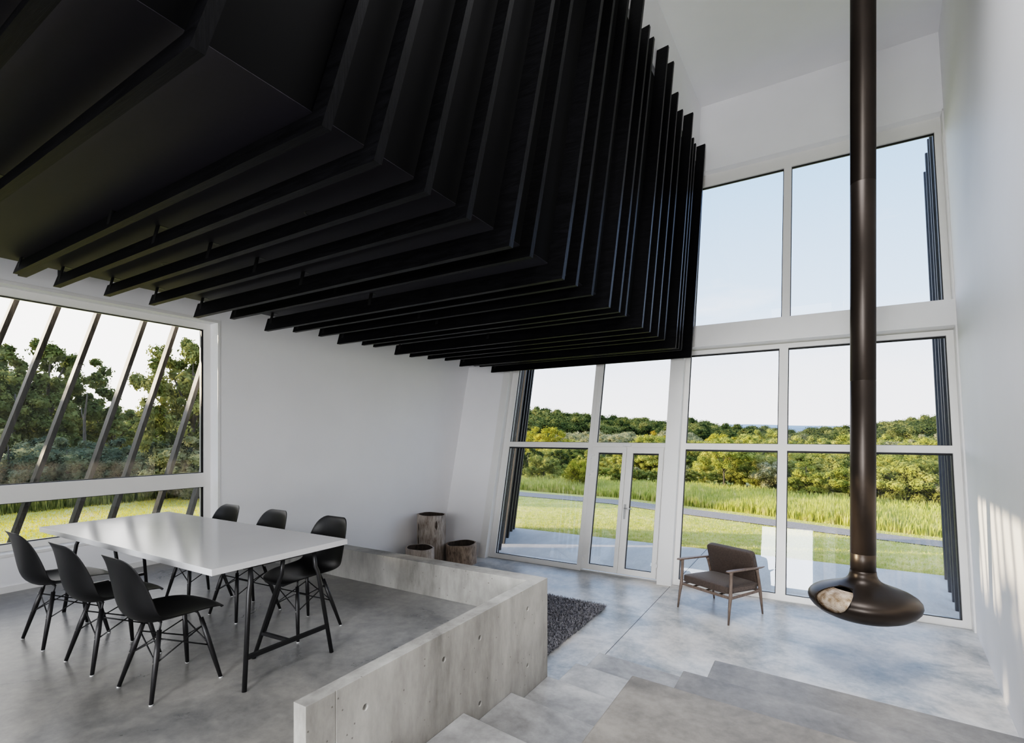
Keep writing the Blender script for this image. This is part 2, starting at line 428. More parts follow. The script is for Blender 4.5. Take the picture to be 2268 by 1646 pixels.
# ------------------------------------------------------------------ stairs (each cast step is a block)
XR_END = 1.9
steps = [(-0.024 - 0.123, 1.986, 1.40), (-0.272, 2.585, 1.986), (-0.404 + 0.006, 3.168, 2.585), (-0.520, 3.756, 3.168), (-0.640, 4.345, 3.756), (-0.762, 4.94, 4.345)]
names = ['topmost concrete step beside the low parapet wall', 'second concrete step from the top beside the parapet wall',
         'third concrete step from the top beside the parapet wall', 'concrete step that ends at the parapet corner',
         'second lowest concrete step just past the parapet corner', 'lowest concrete step meeting the living room floor']
st = empty('staircase', (-1.5, 3.2, L))
tag(st, 'wide grey concrete staircase descending along the parapet wall', 'stairs')
SK = -0.125          # nosings run square to the skewed right wall
for (z, y1, y0) in steps:
    b = MB()
    x0, x1 = -1.919, (-1.03 if z > -0.45 else -0.62)
    ya, yb = y1, y1 + SK * (x1 - x0)
    b.hexa([(x0 + 1.5, y0 - 0.25 - 3.2, -0.01), (x1 + 1.5, y0 - 0.45 - 3.2, -0.01), (x1 + 1.5, yb - 3.2, -0.01), (x0 + 1.5, ya - 3.2, -0.01),
            (x0 + 1.5, y0 - 0.25 - 3.2, z - L), (x1 + 1.5, y0 - 0.45 - 3.2, z - L), (x1 + 1.5, yb - 3.2, z - L), (x0 + 1.5, ya - 3.2, z - L)])
    b.build('step', M['concrete_step'], st, bevel=0.006)

pl = empty('seating_platform', (0.2, 4.0, L))
tag(pl, 'stepped brown grey concrete seating platform beside the stairs, three tiers high', 'platform')
tiers = [(-0.145, -1.075, 3.372, -4.1), (-0.394, -0.911, 4.172, 3.0), (-0.640, -0.822, 5.085, 3.9)]
for i, (z, x0, y1, y0) in enumerate(tiers):
    b = MB(); sl = -0.088
    def X(x): return x - 0.2
    def Y(y): return y - 4.0
    xa, xb = xr(y0, z) - 0.002, xr(y1 - 0.2, z) - 0.002
    pb = [(x0, y0), (xa, y0), (xb, y1 + sl * (xb - x0)), (x0, y1)]
    b.prism([(X(x), Y(y)) for x, y in pb], -0.01, z - L)
    b.build('tier', M['concrete_plat'] if i == 0 else M['concrete_tier'], pl, bevel=0.012)

# ------------------------------------------------------------------ parapet
pa = empty('parapet_wall', (-1.97, 2.6, L))
tag(pa, 'low L shaped board-marked concrete parapet around the dining floor', 'parapet', kind='structure')
b = MB()
ztop = 0.30 - L
Px, Py = -1.97, 2.6
b.prism([(-6.55 - Px, 3.60 - Py), (-2.03 - Px, 3.60 - Py), (-2.005 - Px, 1.427 - Py), (-1.92 - Px, 1.427 - Py), (-1.92 - Px, 3.757 - Py), (-6.55 - Px, 3.757 - Py)], -0.005, ztop)
par = b.build('parapet_body', M['concrete_wall'], pa)
bpy.context.view_layer.update()
cut = []
cm = MB()
for (y, z) in [(3.42, 0.14), (2.77, 0.14), (2.39, 0.14), (1.77, 0.14), (3.42, -0.30), (2.77, -0.30)]:
    cm.tube([(-1.945 - Px, y - Py, z - L), (-1.90 - Px, y - Py, z - L)], [0.012, 0.022], n=16)
cm.box(-1.923 - Px, -1.90 - Px, 1.585 - Py, 1.593 - Py, -0.02, ztop + 0.01)
tmp = cm.build('tmpc', M['concrete_wall']); mesh = tmp.data; bpy.data.objects.remove(tmp)
boolean_bake(par, [mesh], 'DIFFERENCE')
md = par.modifiers.new('bevel', 'BEVEL'); md.width = 0.005; md.segments = 2; md.limit_method = 'ANGLE'; md.angle_limit = 0.8

# ------------------------------------------------------------------ long walls
# left wall with the large dining window (opening y -2.2..3.574, z .352..2.925)
WX = -6.55
b = MB()
b.hexa([(WX - .35, 3.574, L - .3), (WX, 3.574, L - .3), (WX, gable_y(L - .3, .25), L - .3), (WX - .35, gable_y(L - .3, .25), L - .3), (WX - .35, 3.574, 8.2), (WX, 3.574, 8.2), (WX, gable_y(8.2, .25), 8.2), (WX - .35, gable_y(8.2, .25), 8.2)])
b.box(WX - 0.35, WX, BACK - 0.3, 3.574, 2.925, 8.2)
b.box(WX - 0.35, WX, BACK - 0.3, 3.574, L - 0.3, 0.352)
b.box(WX - 0.35, WX, BACK - 0.3, -2.2, 0.352, 2.925)
structure(b.build('wall_left', M['white_wall']), 'tall white plastered wall on the dining side', 'wall')
b = MB(); b.box(WX, WX + 0.012, BACK, 3.60, 0, 0.06)
structure(b.build('baseboard_left', M['white_trim']), 'slim white baseboard under the dining window', 'baseboard')

# right wall: skewed, leaning plane
b = MB()
y0, y1 = BACK - 0.3, 10.6
z0, z1 = L - 0.3, 8.2
pts = [(xr(y0, z0), y0, z0), (xr(y0, z0) + .3, y0, z0), (xr(y1, z0) + .3, y1, z0), (xr(y1, z0), y1, z0),
       (xr(y0, z1), y0, z1), (xr(y0, z1) + .3, y0, z1), (xr(y1, z1) + .3, y1, z1), (xr(y1, z1), y1, z1)]
# stop the wall at the leaning gable so it does not stick out in front of the glass
def clipy(z): return gable_y(z, 0.28)
pts[2] = (xr(clipy(z0), z0) + .3, clipy(z0), z0); pts[3] = (xr(clipy(z0), z0), clipy(z0), z0)
pts[6] = (xr(clipy(z1), z1) + .3, clipy(z1), z1); pts[7] = (xr(clipy(z1), z1), clipy(z1), z1)
b.hexa(pts)
structure(b.build('wall_right', M['white_wall']), 'tall white wall on the right with sunlit streaks', 'wall')

# ceiling (slopes gently up towards the glazed gable)
b = MB()
ya, yb = BACK - 0.3, 10.6
b.hexa([(-6.9, ya, ceil_z(ya)), (2.4, ya, ceil_z(ya)), (2.4, yb, ceil_z(yb)), (-6.9, yb, ceil_z(yb)),
        (-6.9, ya, ceil_z(ya) + .3), (2.4, ya, ceil_z(ya) + .3), (2.4, yb, ceil_z(yb) + .3), (-6.9, yb, ceil_z(yb) + .3)])
structure(b.build('ceiling', M['white_wall']), 'white sloping ceiling of the tall space', 'ceiling')

# white wall rising behind the top of the slatted volume
b = MB()
zb = 6.55
b.hexa([(-6.55, BACK, zb), (-1.9, BACK, zb), (-1.9, gable_y(zb), zb), (-6.55, gable_y(zb), zb),
        (-6.55, BACK, 8.0), (-1.9, BACK, 8.0), (-1.9, gable_y(8.0), 8.0), (-6.55, gable_y(8.0), 8.0)])
structure(b.build('wall_upper', M['white_wall']), 'white upper wall above the black slatted volume', 'wall')

# back wall behind the camera with a big opening
b = MB()
yb0, yb1 = BACK - 0.3, BACK
b.box(-6.6, -1.8, yb0, yb1, L - 0.3, 8); b.box(-0.04, 2.0, yb0, yb1, L - 0.3, 8)
b.box(-1.8, -0.04, yb0, yb1, L - 0.3, 2.15); b.box(-1.8, -0.04, yb0, yb1, 4.45, 8)
structure(b.build('wall_back', M['white_wall']), 'white wall behind the dining area', 'wall')

# ------------------------------------------------------------------ leaning glazed gable
def S(z): return (z - L) / CA
ROOT = (0, 8.16, L)
def facade_root(name):
    return empty(name, ROOT, 0, -ALPHA)
def F(mb, x0, x1, s0, s1, n0, n1): return mb.box(x0, x1, n0, n1, s0, s1)

def glazed_unit(root, panes, mode=None):
    """panes: (x0,x1,s0,s1) glass openings; adds seal and pane parts"""
    for (x0, x1, s0, s1) in panes:
        sl = MB(); t = 0.011
        grid_frame(sl, [x0 - .004, x0 + t, x1 - t, x1 + .004], [s0 - .004, s0 + t, s1 - .022, s1 + .004], lambda i, j: not (i == 1 and j == 1), 0.028, 0.05)
        sl.build('seal', M['black_seal'], root)
        p = MB(); p.add([(x0, 0.04, s0), (x1, 0.04, s0), (x1, 0.04, s1), (x0, 0.04, s1)], [(0, 1, 2, 3)])
        p.build('pane', M['glass'], root)

TOP1 = S(2.95)
sT0, sT1 = S(1.250), S(1.350)
b0 = 0.09
# window 1: left bay, pane below and above the transom
w = facade_root('window_1'); structure(w, 'leaning fixed window left of the double door', 'window')
fm = MB()
grid_frame(fm, [-5.40, -5.318, -3.605, -3.5255], [0, b0, sT0, sT1, TOP1 - .08, TOP1], lambda i, j: not (i == 1 and j in (1, 3)), 0, 0.09)
fm.build('frame', M['white_frame'], w, bevel=0.004)
glazed_unit(w, [(-5.318, -3.605, b0, sT0), (-5.318, -3.605, sT1, TOP1 - 0.08)])
# window 2: light above the door
w = facade_root('window_2'); structure(w, 'leaning fixed window above the double door', 'window')
fm = MB()
grid_frame(fm, [-3.525, -3.447, -2.195, -2.165], [S(1.272), sT1, TOP1 - .08, TOP1], lambda i, j: not (i == 1 and j == 1), 0, 0.09)
fm.build('frame', M['white_frame'], w, bevel=0.004)
glazed_unit(w, [(-3.447, -2.195, sT1, TOP1 - 0.08)])
cl = MB(); F(cl, -2.93, -2.79, S(1.278), S(1.322), -0.03, 0.0); cl.build('door_closer', M['white_trim'], w, bevel=0.006)
# door 1: white double door
d = facade_root('door_1'); structure(d, 'white framed double glass door in the leaning glazing', 'door')
fm = MB()
grid_frame(fm, [-3.525, -3.512, -2.212, -2.165], [0.0, 0.03, S(1.268), S(1.2715)], lambda i, j: not (i == 1 and j == 1), 0.0, 0.09)
fm.build('frame', M['white_frame'], d, bevel=0.003)
dsb, dst = S(-0.846), S(1.268)
for (x0, x1, gx0, gx1, left) in [(-3.510, -2.865, -3.39, -2.938, True), (-2.861, -2.214, -2.75, -2.297, False)]:
    lf = MB(); g0, g1 = S(-0.753), S(1.167)
    grid_frame(lf, [x0, gx0, gx1, x1], [dsb, g0, g1, dst], lambda i, j: not (i == 1 and j == 1), -0.012, 0.06)
    leaf = lf.build('door_leaf', M['white_frame'], d, bevel=0.005)
    glazed_unit(leaf, [(gx0, gx1, g0, g1)])
    for hz in ((1.10, 0.80, -0.65) if left else (-0.62,)):
        hg = MB(); xh = x0 - 0.004 if left else x1 + 0.004
        F(hg, xh - 0.015, xh + 0.06 * (1 if left else -1), S(hz), S(hz) + 0.035, -0.032, -0.012)
        F(hg, xh - 0.013, xh + 0.013, S(hz) - 0.055, S(hz), -0.034, -0.012)
        hg.build('hinge', M['white_trim'], leaf)
    if not left:
        hd = MB(); hx, hs = -2.812, S(0.17)
        F(hd, hx - 0.018, hx + 0.018, hs - 0.13, hs + 0.12, -0.02, -0.012)
        hd.tube([(hx, -0.012, hs + 0.045), (hx, -0.055, hs + 0.045), (hx + 0.012, -0.062, hs + 0.045), (hx + 0.13, -0.062, hs + 0.043)], 0.010, n=12)
        hd.tube([(hx, -0.026, hs - 0.075), (hx, -0.012, hs - 0.075)], 0.012, n=12)
        hd.build('handle', M['steel'], leaf)
# window 3: large right bay
w = facade_root('window_3'); structure(w, 'large leaning four pane window below the white beam', 'window')
fm = MB()
xL, xR, gL, gR = -1.945, 1.66, -1.862, 1.553
m0, m1 = -0.497, -0.372
grid_frame(fm, [xL, gL, m0, m1, gR, xR], [0, b0, sT0, sT1, TOP1 - .075, TOP1], lambda i, j: not (i in (1, 3) and j in (1, 3)), 0, 0.09)
fm.build('frame', M['white_frame'], w, bevel=0.004)
glazed_unit(w, [(xa, xb, s0, s1) for (xa, xb) in ((gL, m0), (m1, gR)) for (s0, s1) in ((b0, sT0), (sT1, TOP1 - 0.075))])
# window 4: upper right bay
w = facade_root('window_4'); structure(w, 'tall leaning two pane window above the white beam', 'window')
fm = MB(); u0, u1, v0, v1 = S(3.37), S(3.405), S(6.13), S(6.40)
um0, um1 = -0.472, -0.355
grid_frame(fm, [xL, -1.83, um0, um1, gR, xR], [u0, u1, v0, v1], lambda i, j: not (i in (1, 3) and j == 1), 0, 0.09)
fm.build('frame', M['white_frame'], w, bevel=0.004)
glazed_unit(w, [(-1.83, um0, u1, v0), (um1, gR, u1, v0)])

# solid parts of the gable in the same leaning frame
def fwall(name, boxes, label, cat, mat='white_wall', bevel=0):
    r = MB()
    for bx in boxes: F(r, *bx)
    o = r.build(name, M[mat], bevel=bevel); o.location = ROOT; o.rotation_euler = (-ALPHA, 0, 0)
    structure(o, label, cat); return o
sc = 9.3
bT0, bT1 = 3.974, 4.363
fwall('wall_front', [(-6.56, -5.60, -0.2, sc, -0.11, 0.25), (-6.56, -2.17, TOP1, sc, -0.11, 0.25)],
      'white leaning gable wall around the far glazing', 'wall')
fwall('trim_1', [(-5.613, -5.456, -0.06, 4.1, -0.125, 0.2), (-5.456, -5.395, -0.06, 4.1, 0.0, 0.2)], 'white leaning jamb post left of the glazing', 'post', 'white_trim', 0.004)
fwall('trim_2', [(-2.17, -1.945, -0.06, sc, -0.121, 0.2)], 'white leaning post between the door and large window', 'post', 'white_trim', 0.004)
fwall('trim_3', [(-1.945, 1.70, bT0, bT1, -0.121, 0.2)], 'deep white beam across the right glazing', 'beam', 'white_trim', 0.004)
fwall('wall_gable', [(-1.945, 1.75, S(6.335) + 0.03, sc, -0.121, 0.25)], 'white gable wall above the tall upper window', 'wall')
fwall('trim_4', [(1.632, 1.72, -0.06, bT0, -0.121, 0.2), (1.632, 1.72, bT1, S(6.4), -0.121, 0.2)], 'slim white jamb at the right end of glazing', 'jamb', 'white_trim', 0.003)
fwall('trim_5', [(-5.395, -3.52, -0.07, 0.0, -0.03, 0.12), (-3.52, -2.17, -0.07, 0.016, -0.02, 0.12), (-1.945, 1.63, -0.07, 0.0, -0.03, 0.12)], 'pale metal threshold under the leaning glazing', 'threshold', 'threshold')

# ------------------------------------------------------------------ left dining window
w = empty('window_5', (WX, 1.0, 0.352)); structure(w, 'wide window behind the dining table with low rail', 'window')
def Wb(mb, xa, xb, ya, yb, za, zb): return mb.box(xa - WX, xb - WX, ya - 1.0, yb - 1.0, za - 0.352, zb - 0.352)
fm = MB()
fx0, fx1 = WX - 0.30, WX - 0.175
tmpb = MB(); grid_frame(tmpb, [-2.2, -2.12, 3.50, 3.574], [0.352, 0.425, 0.825, 1.005, 2.845, 2.925], lambda i, j: not (i == 1 and j in (1, 3)), 0, 1)
fm.add([((fx0, fx1)[int(p[1])] - WX, p[0] - 1.0, p[2] - 0.352) for p in tmpb.v], [f[::-1] for f in tmpb.f])
fm.build('frame', M['white_frame'], w, bevel=0.004)
sg = MB(); Wb(sg, WX - 0.18, WX + 0.012, -2.2, 3.574, 0.335, 0.365); sg.build('sill', M['white_trim'], w, bevel=0.004)
for (za, zb) in ((0.425, 0.825), (1.005, 2.845)):
    sl = MB()
    def sv(y, z, k): return (-0.23 + (0.0, 0.022)[k], y - 1.0, z - 0.352)
    ya_, yb_, yc_, yd_ = -2.124, -2.11, 3.478, 3.504; zz_ = (za - .002, za + .008, zb - .008, zb + .002)
    tmpb = MB(); grid_frame(tmpb, [ya_, yb_, yc_, yd_], list(zz_), lambda i, j: not (i == 1 and j == 1), 0, 1)
    sl.add([sv(p[0], p[2], int(p[1])) for p in tmpb.v], [f[::-1] for f in tmpb.f])
    sl.build('seal', M['black_seal'], w)
    p = MB(); x = -0.22
    p.add([(x, -3.12, za - .352), (x, 2.50, za - .352), (x, 2.50, zb - .352), (x, -3.12, zb - .352)], [(0, 1, 2, 3)])
    p.build('pane', M['glass'], w)
# trim around the opening
b = MB(); t = 0.006
b.box(WX, WX + t, 3.570, 3.60, 0.30, 2.922); b.box(WX, WX + t, -2.2, 3.60, 2.922, 2.955)
structure(b.build('trim_6', M['white_trim']), 'flat white trim around the dining window', 'trim')

# outside fins in front of the dining window
fs = empty('window_screen', (-7.1, 1.6, -0.9))
tag(fs, 'row of leaning charred timber fins outside the dining window', 'timber screen')
for yt in (-1.55, -1.15, -0.72, -0.35, 0.1, 0.5, 0.93, 1.38, 1.80, 2.138, 2.50, 2.97, 3.33, 3.80, 4.22, 4.7):
    b = MB(); zt, zb = 3.3, -0.9; tw, dp = 0.045, 0.10
    def yy(z): return yt + 0.29 * (z - 2.9) - 1.6
    b.hexa([(-dp, yy(zb), 0), (0, yy(zb), 0), (0, yy(zb) + tw, 0), (-dp, yy(zb) + tw, 0),
            (-dp, yy(zt), zt - zb), (0, yy(zt), zt - zb), (0, yy(zt) + tw, zt - zb), (-dp, yy(zt) + tw, zt - zb)])
    b.build('fin', M['fin_wood'], fs)
for zr in (-0.3, 3.1):
    b = MB(); b.box(-0.16, -0.101, -3.4 - 1.6 + 1.6, 3.7, zr + 0.9, zr + 0.96); b.build('rail', M['facade_fin'], fs)

# fins beyond the glass: extensions of the two long walls
def fin_row(name, label, items, side):
    r = empty(name, (items[0][0], items[0][1], L - 0.02)); tag(r, label, 'timber screen')
    ox, oy = items[0][0], items[0][1]
    for (x, y, dz, ht) in items:
        b = MB(); tw, dp = 0.045, 0.16 * side
        def yy(z): return y - oy + TILT * z
        zb, zt = dz, ht
        xa, xb = (x - ox, x - ox + dp)
        if xa > xb: xa, xb = xb, xa
        b.hexa([(xa, yy(zb), zb), (xb, yy(zb), zb), (xb, yy(zb) + tw, zb), (xa, yy(zb) + tw, zb),
                (xa, yy(zt), zt), (xb, yy(zt), zt), (xb, yy(zt) + tw, zt), (xa, yy(zt) + tw, zt)])
        b.build('fin', M['facade_fin'], r)
    return r
lr = fin_row('wall_screen', 'dark timber fins beyond the left end of glazing', [(-5.45, 8.47, 0, 4.6), (-5.60, 8.80, 0, 4.6), (-5.85, 9.36, 0, 4.6), (-6.10, 9.93, 0, 4.6), (-6.42, 10.62, 0, 4.6), (-6.52, 10.90, 0, 4.6)], -1)
rr = fin_row('wall_screen', 'dark timber fins beyond the right end of glazing', [(1.585, 8.47, 0, 7.6), (1.63, 8.97, 0, 7.6), (1.68, 9.43, 0, 7.6), (1.73, 9.98, 0, 7.6), (1.83, 10.82, 0, 7.6)], 1)
b = MB(); ox, oy = -5.45, 8.47
def bk(x, y, z): return (x - ox, y + TILT * z - oy, z)
p_ = [(-6.02, 9.30), (-6.00, 9.30), (-6.78, 11.10), (-6.80, 11.10)]
b.hexa([bk(x, y, 0) for x, y in p_] + [bk(x, y, 4.7) for x, y in p_]); b.build('sun_block_board', M['facade_fin'], lr)  # added board behind the fins, keeps the sun off them
# planks between the left fins, sunlight painted into their colour, crossed by dark battens
pk = empty('plank_panel', (-5.80, 9.15, L)); tag(pk, 'wood planks coloured as if sunlit, glimpsed between dark fins left of glazing', 'plank panel')
b = MB(); b.hexa([(-.16, 0, 0.35), (.055, 0, 0.35), (.055, .02, 0.35), (-.16, .02, 0.35), (-.16, TILT * 4.5, 4.85), (.055, TILT * 4.5, 4.85), (.055, TILT * 4.5 + .02, 4.85), (-.16, TILT * 4.5 + .02, 4.85)])
b.build('plank', M['sunlit_plank'], pk)
for zz in (1.15, 1.62, 1.95, 2.35):
    b = MB(); b.box(-.2, .09, TILT * (zz - .35) - .02, TILT * (zz - .35) + .01, zz, zz + .07); b.build('batten', M['facade_fin'], pk)

# ------------------------------------------------------------------ slatted black volume hanging over the dining area
PX0, PX1, PZ0, PZ1 = -5.75, -1.95, 2.96, 6.70
pod = empty('slatted_volume', (-3.8, 4.0, PZ0))
tag(pod, 'black slatted timber volume hanging over the dining area', 'slatted volume')
OX, OY, OZ = -3.8, 4.0, PZ0
PT = 0.30
b = MB()
yf0, yf1 = -3.9, 8.66
b.hexa([(PX0 - OX, yf0 - OY, 0), (PX1 - OX, yf0 - OY, 0), (PX1 - OX, yf1 - OY, 0), (PX0 - OX, yf1 - OY, 0),
        (PX0 - OX, yf0 + 1.0 - OY, PZ1 - PZ0), (PX1 - OX, yf0 + 1.0 - OY, PZ1 - PZ0), (PX1 - OX, yf1 + PT * 3.2 - OY, PZ1 - PZ0), (PX0 - OX, yf1 + PT * 3.2 - OY, PZ1 - PZ0)])
b.build('panel_box', M['pod_side'], pod)
b = MB(); b.box(PX0 - OX, PX1 - OX, yf0 - OY, yf1 - OY, -0.004, -0.001); b.build('soffit_panel', M['pod_panel'], pod)
# (tip x at z=2.787, y at z=2.787) read off the room; all tips line up at x = -5.68
slat_src = [(-5.62, -2.05), (-5.66, -1.55), (-5.66, -1.0), (-5.85, -0.62), (-5.66, -0.25), (-5.66, 0.16), (-5.62, 0.539), (-5.66, 0.876), (-5.50, 1.385), (-5.69, 1.69), (-5.663, 2.043), (-5.674, 2.417), (-5.866, 2.932), (-5.594, 3.18), (-5.879, 3.772),
            (-5.64, 4.00), (-5.594, 4.345), (-5.85, 4.86), (-5.62, 5.105), (-5.594, 5.30), (-5.84, 5.99), (-5.80, 6.30), (-5.70, 6.64), (-5.555, 6.925), (-5.794, 7.665), (-5.522, 7.75), (-5.50, 7.91), (-5.80, 8.76)]
slats = []
for i, (tx, ty) in enumerate(slat_src):
    k = 5.68 / abs(tx)
    z = 1.5 + 1.287 * k; y = ty * k
    dep = PZ0 - z
    slats.append((y, z, dep))
    wide = dep > 0.19
    xs = PX1 + dep
    zt = 6.875 if wide else 6.66
    bh = 0.155 if wide else 0.105            # board height of the horizontal run
    th = 0.05
    poly = [(-5.68, z), (xs, z), (xs, zt), (xs - bh, zt - 0.02), (xs - bh, z + bh), (-5.68, z + bh)]
    b = MB()
    def P3(x, zz, dy): return (x - OX, y + PT * (zz - z) + dy - OY, zz - OZ)
    vs = [P3(x, zz, 0) for x, zz in poly] + [P3(x, zz, th) for x, zz in poly]
    n = len(poly)
    fs_ = [(0, 1, 4, 5), (1, 2, 3, 4), (n + 5, n + 4, n + 1, n + 0), (n + 4, n + 3, n + 2, n + 1)]
    fs_ += [(q, n + q, n + (q + 1) % n, (q + 1) % n) for q in range(n)]
    b.add(vs, fs_)
    so = b.build('slat', M['charred'], pod)
    # hangers
    for bx in ((-5.60, -3.93) if (5 < i < 22) else (-5.60,)):
        h = MB()
        ytop = y + PT * (dep) - OY
        yb_ = y + PT * (bh * 0.5) - OY
        h.hexa([(bx - OX - .02, yb_ - .006, z + bh * .3 - OZ), (bx - OX + .02, yb_ - .006, z + bh * .3 - OZ), (bx - OX + .02, yb_ - .001, z + bh * .3 - OZ), (bx - OX - .02, yb_ - .001, z + bh * .3 - OZ),
                (bx - OX - .02, ytop - .012, 0), (bx - OX + .02, ytop - .012, 0), (bx - OX + .02, ytop - .001, 0), (bx - OX - .02, ytop - .001, 0)])
        h.box(bx - OX - .02, bx - OX + .02, ytop - .005, ytop + .05, -0.006, 0)
        h.build('hanger', M['black_metal'], so)
# recessed spots in the underside
for (x, y) in ((-2.849, 2.161), (-4.764, 2.169)):
    ln = MB(); ln.lathe([(0.012, -0.003), (0.03, -0.002)], n=24, cx=x - OX, cy=y - OY)
    rg = MB(); rg.lathe([(0.03, 0.004), (0.032, -0.006), (0.045, -0.004), (0.047, 0.003)], n=28, cx=x - OX, cy=y - OY)
    r_ = rg.build('recessed_spot', M['black_metal'], pod); ln.build('lens', M['pale_glide'], r_)
# two short timbers between the volume and the wall
b = MB(); b.box(-6.30 - OX, PX0 - OX, 1.62 - OY, 1.68 - OY, 0.0, 0.09); b.build('strut', M['charred'], pod)
b = MB(); b.box(-6.15 - OX, PX0 - OX, 1.86 - OY, 1.92 - OY, 0.02, 0.16); b.build('strut', M['charred'], pod)

# ------------------------------------------------------------------ dining table
tb = empty('dining_table', (-4.145, 2.005, 0), math.radians(0.4))
tag(tb, 'long white dining table on black tubular trestle legs', 'table')
b = MB(); b.box(-1.262, 1.262, -0.478, 0.478, 0.708, 0.746)
b.build('tabletop', M['table_white'], tb, bevel=0.002)
def trestle(cx, sgn):
    # local: two splayed legs on the outer side, one leaning leg inside
    t = MB(); zt = 0.700
    t.bar((cx, -0.27, zt), (cx, 0.27, zt), 0.03, 0.012)
    tr_ = t.build('trestle', M['black_metal'], tb)
    for s in (-1, 1):
        g = MB()
        g.tube([(cx + 0.005 * sgn, 0.225 * s, 0.702), (cx + 0.012 * sgn, 0.232 * s, 0.60), (cx + 0.022 * sgn, 0.245 * s, 0.56), (cx + 0.08 * sgn, 0.31 * s, 0.0)], 0.0135, n=12)
        g.build('leg', M['black_metal'], tr_)
    g = MB()
    g.tube([(cx - 0.005 * sgn, 0.0, 0.702), (cx - 0.02 * sgn, 0, 0.60), (cx - 0.29 * sgn, -0.02, 0.0)], 0.0135, n=12); g.build('leg', M['black_metal'], tr_)
    g = MB(); zc = 0.185
    xo = cx + (0.08 - 0.058 * zc / 0.56) * sgn
    yo = 0.31 - 0.065 * zc / 0.56
    g.bar((xo, -yo, zc), (xo, yo, zc), 0.024, 0.024)
    g.bar((xo, 0, zc), (cx - (0.29 - 0.27 * zc / 0.60) * sgn, -0.015, zc), 0.02, 0.02)
    g.build('crossbar', M['black_metal'], tr_)
trestle(1.215, 1); trestle(-1.215, -1)

# ------------------------------------------------------------------ dining chairs
PROF = [(.256, .404, .105, -.012), (.252, .418, .128, -.012), (.238, .432, .156, -.010), (.215, .440, .182, -.004), (.17, .444, .208, .006), (.10, .440, .228, .022), (.0, .427, .234, .038), (-.08, .420, .235, .050), (-.15, .420, .234, .058),
        (-.200, .440, .232, .066), (-.232, .482, .230, .070), (-.250, .54, .227, .070), (-.262, .61, .221, .062), (-.272, .68, .211, .048), (-.281, .74, .195, .032), (-.289, .785, .170, .016), (-.299, .812, .138, .004), (-.311, .823, .10, 0)]
def make_chair():
    root = empty('dining_chair', (0, 0, 0))
    nv = 17
    b = MB(); vs = []; fs = []
    for i, (y, z, hw, rise) in enumerate(PROF):
        p0 = PROF[max(i - 1, 0)]; p1 = PROF[min(i + 1, len(PROF) - 1)]
        t = Vector((0, p1[0] - p0[0], p1[1] - p0[1])).normalized()
        nrm = Vector((0, -t.z, t.y)) if False else Vector((0, t.z, -t.y))
        # inward normal: up for the seat, forward for the back
        if nrm.z < 0 and i < 10: nrm = -nrm
        if i >= 10 and nrm.y < 0: nrm = -nrm
        for k in range(nv):
            v = -1 + 2 * k / (nv - 1)
            a = abs(v) ** 2.4
            vs.append((hw * v, y + nrm.y * rise * a, z + nrm.z * rise * a))
    R_ = len(PROF)
    for i in range(R_ - 1):
        for k in range(nv - 1):
            fs.append((i * nv + k, i * nv + k + 1, (i + 1) * nv + k + 1, (i + 1) * nv + k))
    b.add(vs, fs, True)
    sh = b.build('shell', M['black_plastic'], root)
    md = sh.modifiers.new('solid', 'SOLIDIFY'); md.thickness = 0.006; md.offset = 0
    md = sh.modifiers.new('sub', 'SUBSURF'); md.levels = 1; md.render_levels = 1
    legs = {}
    for sx in (-1, 1):
        for sy in (-1, 1):
            top = Vector((0.098 * sx, (0.125 if sy > 0 else -0.105), 0.372)); foot = Vector((0.197 * sx, 0.19 * sy, 0.004))
            g = MB(); mid = top.lerp(foot, 0.35)
            g.tube([top, mid, foot], [0.0125, 0.0155, 0.0105], n=12)
            lg = g.build('leg', M['black_wood'], root)
            gl = MB(); gl.tube([foot + Vector((0, 0, -0.004)), foot + Vector((0, 0, 0.004))], 0.011, n=10); gl.build('foot_glide', M['pale_glide'], lg)
            for f_ in (0.12, 0.46):
                sc_ = MB(); q = top.lerp(foot, f_); d2 = Vector((0, sy, 0.25)).normalized()
                sc_.tube([q + d2 * 0.0135, q + d2 * 0.0165], 0.0042, n=10)
                sc_.build('screw', M['steel'], lg)
            legs[(sx, sy)] = (top, foot)
    wf = MB()
    ring = [(-1, -1), (1, -1), (1, 1), (-1, 1)]
    for i in range(4):
        a, c = ring[i], ring[(i + 1) % 4]
        for (p, q) in ((a, c), (c, a)):
            u = legs[p][0].lerp(legs[p][1], 0.12); v = legs[q][0].lerp(legs[q][1], 0.46)
            wf.tube([u, v], 0.0042, n=8)
    for k_ in ring:
        t = legs[k_][0]
        wf.tube([t + Vector((0, 0, -0.012)), t + Vector((-0.012 * k_[0], -0.012 * k_[1], 0.03)), (0.075 * k_[0], t.y * 0.85, 0.425)], 0.006, n=8)
    wf.tube([(-0.09, 0.105, 0.41), (0.09, 0.105, 0.41)], 0.005, n=8); wf.tube([(-0.09, -0.09, 0.41), (0.09, -0.09, 0.41)], 0.005, n=8)
    wf.build('wire_brace', M['black_metal'], root)
    return root
ch0 = make_chair()
chairs = [(-3.338, 1.54, 0.0, 'black shell dining chair nearest the parapet end on the near side of the table'),
          (-4.040, 1.515, 0.01, 'middle black shell dining chair on the near side of the table'),
          (-4.772, 1.495, 0.0, 'black shell dining chair by the window on the near side of table'),
          (-3.385, 2.495, PI, 'black shell dining chair beside the parapet, seat under the table corner'),
          (-4.122, 2.475, PI - 0.01, 'middle black shell dining chair on the far side of the table'),
          (-4.812, 2.455, PI, 'black shell dining chair near the window on the far side of table')]
for i, (x, y, r, lab) in enumerate(chairs):
    c = ch0 if i == 0 else copy_tree(ch0)
    c.location = (x, y, 0); c.rotation_euler = (0, 0, r)
    tag(c, lab, 'chair', 'black shell chairs around the dining table')

